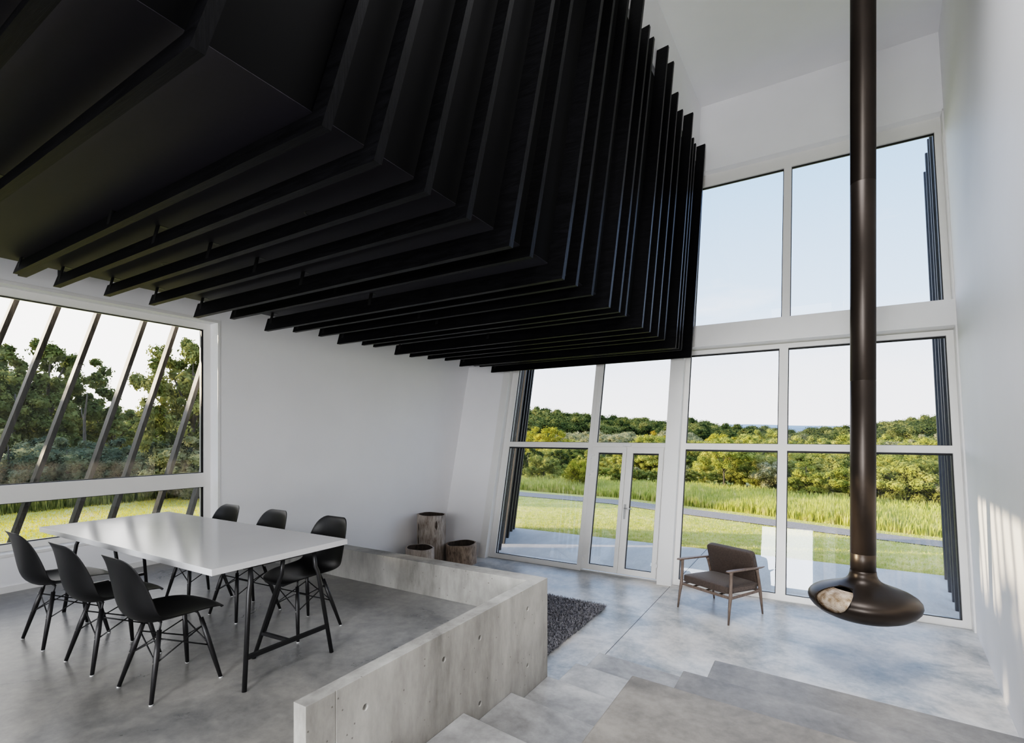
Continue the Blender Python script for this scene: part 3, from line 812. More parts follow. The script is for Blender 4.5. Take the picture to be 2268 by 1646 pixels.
# ------------------------------------------------------------------ armchair
ac = empty('armchair', (-1.107, 7.283, L), math.radians(152.6))
tag(ac, 'brown upholstered wooden armchair in front of the large window', 'armchair')
for sx in (-1, 1):
    g = MB(); g.tube([(.392 * sx, .375, 0.0), (.385 * sx, .345, .20), (.380 * sx, .318, .33), (.378 * sx, .305, .50), (.378 * sx, .30, .615), (.380 * sx, .302, .655)], [.011, .018, .022, .020, .021, .027], n=12)
    g.build('leg', M['taupe_wood'], ac)
    g = MB(); g.tube([(.372 * sx, -.375, 0.0), (.372 * sx, -.345, .18), (.372 * sx, -.318, .325), (.374 * sx, -.29, .45), (.378 * sx, -.25, .58), (.379 * sx, -.235, .615)], [.011, .017, .022, .019, .019, .025], n=12)
    g.build('leg', M['taupe_wood'], ac)
    # armrest: flat tapering blade
    b = MB(); path = [(.395, .663, .030, .010), (.36, .663, .062, .018), (.22, .657, .066, .021), (0.0, .645, .056, .022), (-.2, .632, .046, .022), (-.32, .626, .036, .018), (-.40, .626, .018, .010)]
    vs = []; fs = []
    for (y, z, w_, h_) in path:
        cx = .382 * sx
        vs += [(cx - w_ / 2, y, z - h_ / 2), (cx + w_ / 2, y, z - h_ / 2), (cx + w_ / 2, y, z + h_ / 2), (cx - w_ / 2, y, z + h_ / 2)]
    for i in range(len(path) - 1):
        for k in range(4):
            k2 = (k + 1) % 4; fs.append((i * 4 + k, (i + 1) * 4 + k, (i + 1) * 4 + k2, i * 4 + k2))
    fs += [(0, 1, 2, 3), tuple(len(vs) - 4 + k for k in (3, 2, 1, 0))]
    b.add(vs, fs, True)
    ar = b.build('armrest', M['taupe_wood'], ac, bevel=0.006, seg=3)
fr = MB()
fr.bar((-.38, .318, .322), (.38, .318, .322), 0.022, 0.034); fr.bar((-.37, -.315, .322), (.37, -.315, .322), 0.022, 0.034)
for sx in (-1, 1): fr.bar((.378 * sx, .318, .318), (.372 * sx, -.315, .318), 0.022, 0.030)
fr.bar((-.37, -.30, .50), (.37, -.30, .50), 0.02, 0.035); fr.bar((-.37, -.262, .585), (.37, -.262, .585), 0.02, 0.035)
for x in (-.2, 0, .2): fr.bar((x, .318, .322), (x, -.315, .322), 0.04, 0.012)
fr.build('seat_frame', M['taupe_wood'], ac, bevel=0.005)
def cushion(name, sx, sy, sz, puff, loc, rx):
    bm = bmesh.new(); nx, ny, nz = 14, 12, 5
    me = bpy.data.meshes.new(name)
    bmesh.ops.create_cube(bm, size=1.0)
    bmesh.ops.subdivide_edges(bm, edges=bm.edges[:], cuts=9, use_grid_fill=True)
    for v in bm.verts:
        x, y, z = v.co * 2
        e = 0.10
        def rnd(a): return a
        px = x; py = y; pz = z
        # rounded box
        hx, hy, hz = sx / 2, sy / 2, sz / 2; r = 0.028
        q = Vector((px * hx, py * hy, pz * hz))
        inner = Vector((max(-hx + r, min(hx - r, q.x)), max(-hy + r, min(hy - r, q.y)), max(-hz + r, min(hz - r, q.z))))
        d = q - inner
        if d.length > 1e-6: q = inner + d.normalized() * min(r, d.length) if d.length > r else q
        bul = (1 - px ** 2) * (1 - py ** 2)
        q.z += (1 if pz > 0 else -0.2) * puff * bul * abs(pz)
        v.co = q
    bm.to_mesh(me); bm.free()
    for p in me.polygons: p.use_smooth = True
    me.materials.append(M['seat_fabric'])
    o = bpy.data.objects.new(name, me); COL.objects.link(o); o.parent = ac
    o.location = loc; o.rotation_euler = (rx, 0, 0)
    md = o.modifiers.new('sub', 'SUBSURF'); md.levels = 1; md.render_levels = 1
    return o
cushion('seat_cushion', .715, .66, .105, .022, (0, 0.005, .392), math.radians(3.0))
cushion('back_cushion', .70, .50, .105, .012, (0, -.275, .595), math.radians(105 - 180 + 148))

# ------------------------------------------------------------------ suspended fireplace
FX, FY, FZ = 0.41, 6.20, -0.365
fp = empty('suspended_fireplace', (FX, FY, FZ))
tag(fp, 'black bronze suspended round fireplace on a long flue pipe', 'fireplace')
prof = [(0.004, 0.0), (.12, .003), (.22, .012), (.31, .033), (.385, .066), (.44, .108), (.472, .150), (.483, .190), (.476, .224), (.452, .254), (.41, .281), (.355, .304), (.295, .325), (.235, .346), (.185, .367), (.15, .390), (.128, .418), (.117, .450), (.113, .49)]
ztop_ = ceil_z(FY) - FZ
def hood_mesh(off=0.0):
    b = MB()
    outer = [(max(0.003, r - off), z + (off if i < 5 else (-off * .3 if 7 < i < 15 else 0))) for i, (r, z) in enumerate(prof)]
    inner = [(max(0.002, r - off - 0.012), z + (0.012 if i < 6 else (-0.008 if 8 < i < 16 else 0))) for i, (r, z) in enumerate(prof)]
    loop = outer + inner[::-1]
    n = 160
    vs = []; fs = []
    for r, z in loop:
        for k in range(n):
            a = 2 * PI * k / n; vs.append((r * math.cos(a), r * math.sin(a), z))
    m_ = len(loop)
    for i in range(m_):
        i2 = (i + 1) % m_
        for k in range(n):
            k2 = (k + 1) % n; fs.append((i * n + k, i * n + k2, i2 * n + k2, i2 * n + k))
    b.add(vs, fs, True); return b
hood = hood_mesh().build('fire_bowl', M['fireplace'], fp)
OPEN_AZ = math.radians(31.1 + 180 + 0)     # set below
def mouth_cutter(az, rad_u, rad_v, zc, tiltz=0.0):
    d = Vector((math.cos(az) * math.cos(tiltz), math.sin(az) * math.cos(tiltz), math.sin(tiltz)))
    u = Vector((-math.sin(az), math.cos(az), 0)); v = d.cross(u)
    b = MB(); n = 64; ring0 = []; ring1 = []
    c0 = Vector((0, 0, zc)) + d * 0.12; c1 = Vector((0, 0, zc)) + d * 0.75
    for k in range(n):
        a = 2 * PI * k / n; e = u * rad_u * math.cos(a) + v * rad_v * math.sin(a)
        ring0.append(c0 + e); ring1.append(c1 + e)
    fs = [(k, (k + 1) % n, n + (k + 1) % n, n + k) for k in range(n)] + [tuple(range(n - 1, -1, -1)), tuple(range(n, 2 * n))]
    b.add(ring0 + ring1, fs)
    t = b.build('tmpm', M['black_metal']); me = t.data; bpy.data.objects.remove(t)
    bm = bmesh.new(); bm.from_mesh(me); bmesh.ops.recalc_face_normals(bm, faces=bm.faces); bm.to_mesh(me); bm.free()
    return me
def fix_normals(o):
    bm = bmesh.new(); bm.from_mesh(o.data); bmesh.ops.recalc_face_normals(bm, faces=bm.faces); bm.to_mesh(o.data); bm.free()
fix_normals(hood)
AZ = math.radians(231)
bpy.context.view_layer.update()
boolean_bake(hood, [mouth_cutter(AZ, 0.175, 0.12, 0.195, 0.10)], 'DIFFERENCE')
# woven mesh curtain just inside the mouth
def prof_r(z):
    zs_ = [p[1] for p in prof]; rs_ = [p[0] for p in prof]
    return float(np.interp(z, zs_, rs_))
b = MB(); vs = []; fs = []; na, nz_ = 28, 14
for i in range(nz_ + 1):
    z = 0.06 + (0.315 - 0.06) * i / nz_
    for k in range(na + 1):
        a = AZ - 0.46 + 0.92 * k / na; rr_ = prof_r(z) - 0.035
        vs.append((rr_ * math.cos(a), rr_ * math.sin(a), z))
for i in range(nz_):
    for k in range(na): fs.append((i * (na + 1) + k, i * (na + 1) + k + 1, (i + 1) * (na + 1) + k + 1, (i + 1) * (na + 1) + k))
b.add(vs, fs, True); b.build('fire_screen', M['fire_screen'], fp)
b = MB()
b.lathe([(0.106, 0.46), (0.110, 0.462), (0.110, 0.655), (0.1085, 0.657), (0.1085, 0.661), (0.110, 0.663), (0.110, 2.40), (0.1085, 2.402), (0.1085, 2.406), (0.110, 2.408), (0.110, 4.4), (0.1085, 4.402), (0.1085, 4.406), (0.110, 4.408), (0.110, ztop_)], n=64)
fl_ = b.build('flue_pipe', M['fireplace'], fp)
b = MB(); b.lathe([(0.05, 0.30), (0.16, 0.08)], n=24)

# ------------------------------------------------------------------ hollow logs
def log(name, label, x, y, r, h, mat, seed, notch=None, lean=0.0):
    root = empty(name, (x, y, L)); tag(root, label, 'log planter')
    rs = random.Random(seed); n = 56
    ph = [rs.uniform(0, 6.28) for _ in range(5)]
    def rad(a, z): return r * (1 + 0.012 * math.sin(3 * a + ph[0]) + 0.005 * math.sin(5 * a + ph[1] + z * 2) + 0.004 * math.sin(9 * a + ph[2]) + 0.05 * max(0, 0.3 - z / h))
    zs = [h * t for t in np.linspace(0, 1, 9)]
    def top(a, z):
        dz = 0.010 * math.sin(a + ph[3]) + 0.004 * math.sin(4 * a + ph[4])
        if notch and abs(((a - notch[0] + PI) % (2 * PI)) - PI) < notch[1]: dz -= notch[2] if z >= h * 0.98 else 0
        return z + dz * (z / h) ** 3
    b = MB(); vs = []; fs = []
    for z in zs:
        for k in range(n):
            a = 2 * PI * k / n; vs.append((rad(a, z) * math.cos(a), rad(a, z) * math.sin(a), top(a, z)))
    for i in range(len(zs) - 1):
        for k in range(n): fs.append((i * n + k, i * n + (k + 1) % n, (i + 1) * n + (k + 1) % n, (i + 1) * n + k))
    # rim
    tw = 0.03
    o2 = len(vs)
    for k in range(n):
        a = 2 * PI * k / n; rr_ = rad(a, h) - tw; vs.append((rr_ * math.cos(a), rr_ * math.sin(a), top(a, h)))
    for k in range(n): fs.append(((len(zs) - 1) * n + k, (len(zs) - 1) * n + (k + 1) % n, o2 + (k + 1) % n, o2 + k))
    b.add(vs, fs, True); b.build('bark_wall', mat, root)
    b = MB(); vs = []; fs = []
    for z in (h, h * 0.75, h * 0.4, h * 0.12):
        for k in range(n):
            a = 2 * PI * k / n; rr_ = rad(a, z) - tw; vs.append((rr_ * math.cos(a), rr_ * math.sin(a), top(a, z)))
    for i in range(3):
        for k in range(n): fs.append((i * n + k, (i + 1) * n + k, (i + 1) * n + (k + 1) % n, i * n + (k + 1) % n))
    fs.append(tuple(3 * n + k for k in range(n)))
    b.add(vs, fs, True); b.build('hollow', M['log_inside'], root)
    return root
lg = log('hollow_log', 'tall grey hollow log standing in the corner by the white wall', -6.20, 7.34, .268, .88, M['log_grey'], 3)
for (az, z0, z1, wd) in ((-1.9, 0.30, 0.52, .012), (-1.9, 0.58, 0.76, .010), (-0.55, 0.62, 0.80, .022)):
    k = MB(); rr_ = .272 * 1.02
    pts = [(z0, 0), ((z0 + z1) / 2 - .03, wd), ((z0 + z1) / 2 + .04, wd * .8), (z1, 0)]
    vs = []
    for (z, w_) in pts: vs += [(rr_ * math.cos(az - w_ / .27), rr_ * math.sin(az - w_ / .27), z), (rr_ * math.cos(az + w_ / .27), rr_ * math.sin(az + w_ / .27), z)]
    k.add(vs, [(0, 1, 3, 2), (2, 3, 5, 4), (4, 5, 7, 6)]); k.build('crack', M['log_inside'], lg)
log('hollow_log', 'short pale hollow log behind the parapet, left of the tall one', -5.98, 6.77, .25, .39, M['log_pale'], 8)
log('hollow_log', 'short brown hollow log with a notch, right of the tall one', -5.64, 7.53, .285, .36, M['log_brown'], 12, notch=(0.75, 0.13, 0.06))

# ------------------------------------------------------------------ shag rug
def shag():
    x0, x1, y0, y1 = -4.3, -2.46, 4.25, 6.60
    root = empty('shag_rug', ((x0 + x1) / 2, (y0 + y1) / 2, L)); tag(root, 'dark grey shag rug on the concrete floor behind the parapet', 'rug')
    cx, cy = (x0 + x1) / 2, (y0 + y1) / 2
    b = MB(); b.box(x0 - cx + .02, x1 - cx - .02, y0 - cy + .02, y1 - cy - .02, 0.0, 0.012); b.build('backing', M['rug'], root)
    n = 42000
    px = rng.uniform(x0, x1, n) - cx; py = rng.uniform(y0, y1, n) - cy
    # denser on the part in view
    k = rng.random(n) < 0.55; px[k] = rng.uniform(-3.5, x1, k.sum()) - cx
    ang = rng.uniform(0, 2 * PI, n); ln = rng.uniform(.025, .055, n); lean = rng.uniform(.2, 1.2, n)
    dx, dy = np.cos(ang) * np.sin(lean) * ln, np.sin(ang) * np.sin(lean) * ln; dz = np.cos(lean) * ln
    wv = .0032
    sx, sy = -np.sin(ang) * wv, np.cos(ang) * wv
    v = np.zeros((n, 4, 3))
    v[:, 0] = np.stack([px - sx, py - sy, np.full(n, .008)], 1); v[:, 1] = np.stack([px + sx, py + sy, np.full(n, .008)], 1)
    v[:, 2] = np.stack([px + sx + dx, py + sy + dy, .01 + dz], 1); v[:, 3] = np.stack([px - sx + dx, py - sy + dy, .01 + dz], 1)
    o = np_mesh('pile', v.reshape(-1, 3), 4, M['rug'], root); o['kind'] = 'stuff'
shag()

# ------------------------------------------------------------------ outside ground
def ground_z(x, y):
    x = np.asarray(x, float); y = np.asarray(y, float)
    z = np.full(np.broadcast(x, y).shape, -0.935)
    t = np.clip((y - 11.2) / 6, 0, 1); t2 = np.clip((-x - 8.0) / 9, 0, 1)
    k = np.maximum(t * t * (3 - 2 * t), t2 * t2 * (3 - 2 * t2))
    z = z - 0.25 * k
    d = np.sqrt(x * x + y * y)
    far = np.clip((d - 70) / 160, 0, 1)
    az = np.arctan2(-x, y)      # positive to the left of the axis
    left = np.clip((az - 0.10) / 0.45, 0, 1)
    right = np.clip((-az - 0.04) / 0.2, 0, 1)
    z = z + far * (11.0 * left + 4.5 * right) - np.clip((d - 35) / 35, 0, 1) * 2.0
    return z
g = MB()
R1 = [0.0, 9, 10.5, 12, 14, 16, 18, 21, 25, 30, 40, 55, 75, 100, 140, 180, 240, 330, 500]
NA = 96
vs = []; fs = []
for r in R1:
    for k in range(NA):
        a = 2 * PI * k / NA; x, y = r * math.cos(a) - 2.3, r * math.sin(a) + 3.0
        z = float(ground_z(x, y))
        if r < 7: z = -1.35
        vs.append((x, y, z))
for i in range(len(R1) - 1):
    for k in range(NA):
        fs.append((i * NA + k, i * NA + (k + 1) % NA, (i + 1) * NA + (k + 1) % NA, (i + 1) * NA + k))
g.add(vs, fs, True)
GO = g.build('ground', M['ground']); structure(GO, 'grassy ground and field around the house', 'ground')
# near-house flat lawn base on a finer grid
b = MB(); vs = []; fs = []
xs_ = np.linspace(-26, 12, 77); ys_ = np.linspace(11.05, 24, 40)
for y in ys_:
    for x in xs_: vs.append((x, y, float(ground_z(x, y)) + 0.012))
for i in range(len(ys_) - 1):
    for k in range(len(xs_) - 1): fs.append((i * 77 + k, i * 77 + k + 1, (i + 1) * 77 + k + 1, (i + 1) * 77 + k))
b.add(vs, fs, True)
structure(b.build('ground', M['ground']), 'mown field between patio and tall grass', 'ground')

b = MB(); b.box(-9.5, 4.0, 8.22, 11.13, L - 0.35, L - 0.02)
pt = b.build('patio', M['patio']); structure(pt, 'pale concrete patio outside the leaning glazing', 'patio')
b = MB(); b.box(-1.955, -1.943, 8.3, 11.13, L - 0.021, L - 0.0185)
structure(b.build('trim_7', M['black_seal']), 'dark joint across the patio slab', 'joint')

# gravel drive
ctr = [(-34, 24.5), (-22, 21.8), (-11.3, 19.4), (-6.6, 19.05), (-4.0, 18.0), (-1.8, 17.25), (0.06, 16.5), (1.3, 16.0), (2.6, 15.5), (6, 14.2), (12, 12.4)]
b = MB(); vs = []; fs = []
for i, (x, y) in enumerate(ctr):
    p0 = Vector((*ctr[max(i - 1, 0)], 0)); p1 = Vector((*ctr[min(i + 1, len(ctr) - 1)], 0)); d = (p1 - p0).normalized(); nn = Vector((-d.y, d.x, 0))
    for s in (-.62, -.2, .2, .62):
        q = Vector((x, y, 0)) + nn * s; vs.append((q.x, q.y, float(ground_z(q.x, q.y)) + 0.03))
for i in range(len(ctr) - 1):
    for k in range(3): fs.append((i * 4 + k, (i + 1) * 4 + k, (i + 1) * 4 + k + 1, i * 4 + k + 1))
b.add(vs, fs, True)
structure(b.build('gravel_path', M['gravel']), 'grey gravel drive crossing the field', 'path')

# blades
def blades(name, px, py, h, w, mat, lean=0.5, label=None, cat=None):
    n = len(px); pz = ground_z(px, py)
    a = rng.uniform(0, 2 * PI, n); l = rng.uniform(0, lean, n)
    dx, dy = np.cos(a) * np.sin(l) * h, np.sin(a) * np.sin(l) * h; dz = np.cos(l) * h
    b2 = rng.uniform(0, PI, n); sx, sy = np.cos(b2) * w, np.sin(b2) * w
    v = np.zeros((n, 4, 3))
    v[:, 0] = np.stack([px - sx, py - sy, pz], 1); v[:, 1] = np.stack([px + sx, py + sy, pz], 1)
    v[:, 2] = np.stack([px + dx * .55 + sx * 0.9, py + dy * .55 + sy * 0.9, pz + dz * .62], 1)
    v[:, 3] = np.stack([px + dx, py + dy, pz + dz], 1)
    o = np_mesh(name, v.reshape(-1, 3), 4, mat); tag(o, label, cat, kind='stuff'); return o
cx_ = np.array([c[0] for c in ctr]); cy_ = np.array([c[1] for c in ctr])
n = 110000
px = rng.uniform(-14, 4.2, n); py = 11.15 + (rng.random(n) ** 1.5) * 9.0
dist = np.interp(px, cx_, cy_) - py
keep = (dist > 0.75) | ((dist < -0.75) & (dist > -1.6))
px, py = px[keep], py[keep]
qx = rng.uniform(-24, -7.4, 40000); qy = rng.uniform(0.5, 11, 40000)
hh = rng.uniform(.03, .075, len(px)); 
blades('lawn_grass', px, py, hh, 0.006 + 0.004 * rng.random(len(px)), M['lawn_blade'], 0.9, 'short yellow green lawn grass between patio and drive', 'grass')
blades('lawn_grass', qx, qy, rng.uniform(.03, .08, len(qx)), 0.007 + 0.004 * rng.random(len(qx)), M['lawn_yellow'], 0.9, 'yellowing lawn grass outside the dining window', 'grass')
n = 60000
px = rng.uniform(-24, 7, n); off = 1.35 + rng.random(n) ** 1.2 * 3.4
py = np.interp(px, cx_, cy_) + off
hh = (0.24 + 0.32 * rng.random(n)) * np.clip(0.55 + off / 3.0, 0.6, 1.15) * (0.85 + 0.25 * np.sin(px * 1.7) * np.sin(px * 0.63 + 1))
hh = np.where(px > 0.5, hh * 0.85, hh)
blades('meadow_grass', px, py, hh, 0.012 + 0.014 * rng.random(n), M['weed_blade'], 0.3, 'tall yellow green meadow grass beyond the gravel drive', 'tall grass')
n = 26000
px = rng.uniform(-26, 8, n); py = np.interp(px, cx_, cy_) + rng.uniform(4.4, 9.0, n)
blades('meadow_grass', px, py, rng.uniform(.14, .34, n), 0.016 + 0.016 * rng.random(n), M['weed_blade'], 0.5, 'low grass under the trees behind the tall meadow', 'tall grass')
n = 16000
px = rng.uniform(-29, -23, n) ; py = rng.uniform(3, 18, n)
blades('meadow_grass', px, py, rng.uniform(.35, .85, n), 0.014 + 0.014 * rng.random(n), M['leaf_olive'], 0.3, 'tall weeds at the field edge seen through the dining window', 'tall grass')  # darker olive blades paint in the shadow band at the field edge

# ------------------------------------------------------------------ trees
def leaf_cloud(seed, nblob, nleaf, size, crown=(0.30, 1.0), spread=0.36, blob=0.13, shape='round'):
    r = np.random.default_rng(seed)
    cs = []
    while len(cs) < nblob:
        p = r.uniform(-1, 1, 3)
        if shape == 'round' and np.linalg.norm(p) > 1: continue
        if shape == 'cone' and math.hypot(p[0], p[1]) > (1 - (p[2] + 1) / 2) * 0.95 + 0.1: continue
        zc = (crown[0] + crown[1]) / 2; zh = (crown[1] - crown[0]) / 2
        cs.append((p[0] * spread, p[1] * spread, zc + p[2] * zh * 0.9, blob * r.uniform(.6, 1.25)))
    cs = np.array(cs)
    idx = r.integers(0, nblob, nleaf)
    d = r.normal(size=(nleaf, 3)); d /= np.linalg.norm(d, axis=1)[:, None]
    rad = cs[idx, 3] * np.where(r.random(nleaf) < .22, .55, r.random(nleaf) ** 0.25)
    p = cs[idx, :3] + d * rad[:, None] * np.array([1, 1, .8])
    nrm = d + r.normal(scale=.38, size=(nleaf, 3)) + np.array([0, 0, .3]); nrm /= np.linalg.norm(nrm, axis=1)[:, None]
    t = np.cross(nrm, r.normal(size=(nleaf, 3))); t /= np.linalg.norm(t, axis=1)[:, None]
    bt = np.cross(nrm, t)
    s = (size * r.uniform(.6, 1.3, nleaf) * np.where(rad < cs[idx, 3] * .56, 2.6, 1.0))[:, None]
    v = np.stack([p - t * s, p + bt * s * .55, p + t * s, p - bt * s * .55], 1)
    return v.reshape(-1, 3), cs
def trunk_mb(seed, cs, h0, r0=0.022, nb=9):
    r = random.Random(seed); b = MB()
    top = (r.uniform(-.03, .03), r.uniform(-.03, .03), 0.75)
    b.tube([(0, 0, -0.03), (top[0] * .3, top[1] * .3, .25), (top[0] * .6, top[1] * .6, .5), top], [r0, r0 * .8, r0 * .55, r0 * .25], n=8)
    sel = r.sample(range(len(cs)), min(nb, len(cs)))
    for i in sel:
        c = cs[i]; zb = max(.15, min(.6, c[2] * r.uniform(.45, .7))); f = zb / .75
        st_ = (top[0] * f, top[1] * f, zb)
        b.tube([st_, ((st_[0] + c[0]) / 2 + r.uniform(-.02, .02), (st_[1] + c[1]) / 2, (zb + c[2]) / 2 + .03), (c[0], c[1], c[2])], [r0 * .5, r0 * .32, r0 * .12], n=6)
    return b
PROTO = {}
def proto(key, seed, nblob, nleaf, size, trunk=True, **kw):
    v, cs = leaf_cloud(seed, nblob, nleaf, size, **kw)
    PROTO[key] = dict(leaf=v, trunk=trunk_mb(seed, cs, 0) if trunk else None, mesh=None, tmesh=None)
proto('tree_a', 21, 70, 10500, .0150, crown=(-.02, 1.0), spread=.50, blob=.105)
proto('tree_b', 22, 64, 10500, .0155, crown=(-.02, 1.0), spread=.54, blob=.115)
proto('tree_c', 23, 60, 9500, .0150, crown=(-.02, 1.0), spread=.46, blob=.105, shape='cone')
proto('tree_open', 24, 60, 8000, .0145, crown=(.10, 1.0), spread=.42, blob=.08)
proto('bush_a', 25, 52, 8500, .0185, crown=(.0, 1.0), spread=.66, blob=.165)
proto('bush_b', 26, 46, 8000, .0190, crown=(.0, 1.0), spread=.54, blob=.155)
proto('hill_a', 27, 20, 6500, .024, crown=(.0, 1.0), spread=.33, blob=.17, trunk=False)
proto('hill_b', 28, 16, 6000, .025, crown=(.0, 1.0), spread=.29, blob=.18, trunk=False)
proto('tree_fork', 35, 40, 6500, .0165, crown=(.40, 1.02), spread=.50, blob=.11)
proto('tree_near', 31, 150, 16000, .0105, crown=(.10, 1.0), spread=.43, blob=.06)
proto('tree_far_near', 32, 130, 15000, .0110, crown=(.0, 1.0), spread=.47, blob=.07)
proto('bush_near', 33, 60, 9000, .0170, crown=(.0, 1.0), spread=.62, blob=.14)
def plant(key, x, y, h, wid, mat, name, label, cat='tree', group=None, rot=None):
    P = PROTO[key]
    rot = random.uniform(0, 6.28) if rot is None else rot
    z = float(ground_z(x, y)) - 0.02
    root = None
    if P['trunk'] is None:
        if P['mesh'] is None:
            o = np_mesh(name, P['leaf'], 4, M[mat]); P['mesh'] = o.data
        else:
            o = bpy.data.objects.new(name, P['mesh']); COL.objects.link(o)
        root = o
    else:
        root = empty(name)
        if P['mesh'] is None:
            o = np_mesh('foliage', P['leaf'], 4, M[mat], root); P['mesh'] = o.data
            t = P['trunk'].build('trunk', M['bark'], root); P['tmesh'] = t.data
        else:
            o = bpy.data.objects.new('foliage', P['mesh']); COL.objects.link(o); o.parent = root
            t = bpy.data.objects.new('trunk', P['tmesh']); COL.objects.link(t); t.parent = root
    o.material_slots[0].link = 'OBJECT'; o.material_slots[0].material = M[mat]
    root.location = (x, y, z); root.scale = (h * wid, h * wid, h); root.rotation_euler = (0, 0, rot)
    tag(root, label, cat, group)
    return root
# TREES_BEGIN
DIR = lambda u: (0.85627 * (u - 1134) / 1115 - 0.51653, 0.51653 * (u - 1134) / 1115 + 0.85627)
def spot(u, w):
    dx, dy = DIR(u); return dx * w, dy * w
row_a = [  # (u, w, top v, key, width factor, material)
    (1168, 31, 985, 'tree_b', 1.0, 'leaf_dark'), (1205, 27, 1000, 'bush_a', .9, 'leaf_green'), (1240, 33, 992, 'tree_a', 1.1, 'leaf_dark'), (1283, 24, 1015, 'bush_b', .8, 'leaf_yellow'),
    (1322, 40, 1000, 'bush_a', .8, 'leaf_bluegreen'), (1352, 32, 1022, 'tree_b', .9, 'leaf_green'), (1390, 44, 990, 'tree_a', 1.0, 'leaf_dark'), (1405, 30, 1035, 'bush_b', .8, 'leaf_silver'),
    (1440, 34, 985, 'tree_b', 1.0, 'leaf_green'), (1462, 29, 1030, 'bush_a', .7, 'leaf_bright'), (1535, 35, 975, 'tree_b', 1.0, 'leaf_green'), (1590, 30, 962, 'tree_a', 1.0, 'leaf_bright'),
    (1640, 26, 985, 'tree_a', 1.1, 'leaf_green'), (1672, 30, 975, 'tree_b', 1.0, 'leaf_bright'), (1715, 25, 1000, 'bush_a', .9, 'leaf_green'), (1745, 28, 985, 'tree_c', 1.2, 'leaf_bright'), (1785, 22, 1005, 'tree_c', 1.2, 'leaf_bright'),
    (1800, 34, 965, 'tree_b', 1.0, 'leaf_green'), (1845, 24, 1000, 'bush_b', .9, 'leaf_green'), (1868, 30, 985, 'tree_a', 1.0, 'leaf_bright'), (1915, 27, 985, 'tree_b', 1.1, 'leaf_green'), (1955, 24, 990, 'tree_c', 1.3, 'leaf_bright'), (1990, 21, 1000, 'tree_a', 1.1, 'leaf_bright'), (2035, 19.5, 1005, 'bush_a', 1.0, 'leaf_green'), (2075, 21, 1000, 'tree_b', 1.0, 'leaf_green'), (2120, 20, 1000, 'bush_b', 1.0, 'leaf_green'),
]
PHRASE = {'leaf_olive': 'olive green', 'leaf_dark': 'dark green', 'leaf_green': 'mid green', 'leaf_yellow': 'yellow leaved', 'leaf_bright': 'bright green', 'leaf_silver': 'silvery', 'leaf_bluegreen': 'blue green', 'leaf_orange': 'orange tinged', 'leaf_hill': 'dull green'}
KINDN = {'tree_fork': ('forked_tree', 'tree with a dark forked trunk'), 'tree_near': ('tall_tree', 'tall leafy tree'), 'tree_far_near': ('broad_tree', 'broad leafy tree'), 'bush_near': ('dense_shrub', 'dense leafy shrub'), 'tree_a': ('broad_tree', 'broad crowned tree'), 'tree_b': ('round_tree', 'round crowned tree'), 'tree_c': ('slender_tree', 'slender young tree'), 'tree_open': ('open_tree', 'loose open tree'), 'bush_a': ('wide_shrub', 'wide leafy shrub'), 'bush_b': ('rounded_shrub', 'rounded leafy shrub')}
def put(u, w, vt, key, wid, mat, where, group):
    x, y = spot(u, w); h = (1.5 + (962 - vt) / 1115 * w) - float(ground_z(x, y))
    nm, ph = KINDN[key]
    wd = wid * (1.0 if key.startswith('tree') else 1.15)
    return plant(key, x, y, max(h, .8), wd, mat, nm, PHRASE[mat] + ' ' + ph + ' ' + where, 'shrub' if 'shrub' in nm else 'tree', group + ', ' + PHRASE[mat] + ' ' + ph)
row_a.append((1604, 24.6, 975, 'tree_fork', 1.0, 'leaf_bright'))
for t in row_a: put(*t, 'at the edge of the tall meadow grass', 'trees edging the meadow')
def edge_w(u): return float(np.interp(u, [1140, 1240, 1324, 1480, 1600, 1750, 1900, 2090, 2150], [34, 30.5, 28, 26, 25, 22.5, 20.5, 18, 17.5]))
RR = random.Random(5)
for row, (du, dw, v0, v1, where, grp) in enumerate([(30, 0.6, 1012, 1045, 'rising out of the tall meadow grass', 'low shrubs in the meadow'), (30, 7, 984, 1010, 'behind the meadow shrubs', 'trees behind the meadow shrubs'), (30, 17, 968, 988, 'in the middle of the tree belt', 'trees in the middle of the belt'), (34, 30, 954, 975, 'at the back of the tree belt', 'trees at the back of the belt')]):
    u = 1142 + row * 8
    while u < 2140:
        key = RR.choice(['bush_a', 'bush_b'] if row == 0 else ['tree_a', 'tree_b', 'tree_c', 'bush_a'])
        mt = RR.choice(['leaf_green', 'leaf_bright', 'leaf_green', 'leaf_bright', 'leaf_dark' if u < 1480 else 'leaf_bright', 'leaf_silver' if row in (0, 3) else 'leaf_green'])
        put(u, edge_w(u) + dw + RR.uniform(-.6, 2.5), RR.uniform(v0, v1), key, 1.0 if row == 0 else 1.15, mt, where, grp)
        u += du * RR.uniform(.75, 1.25)
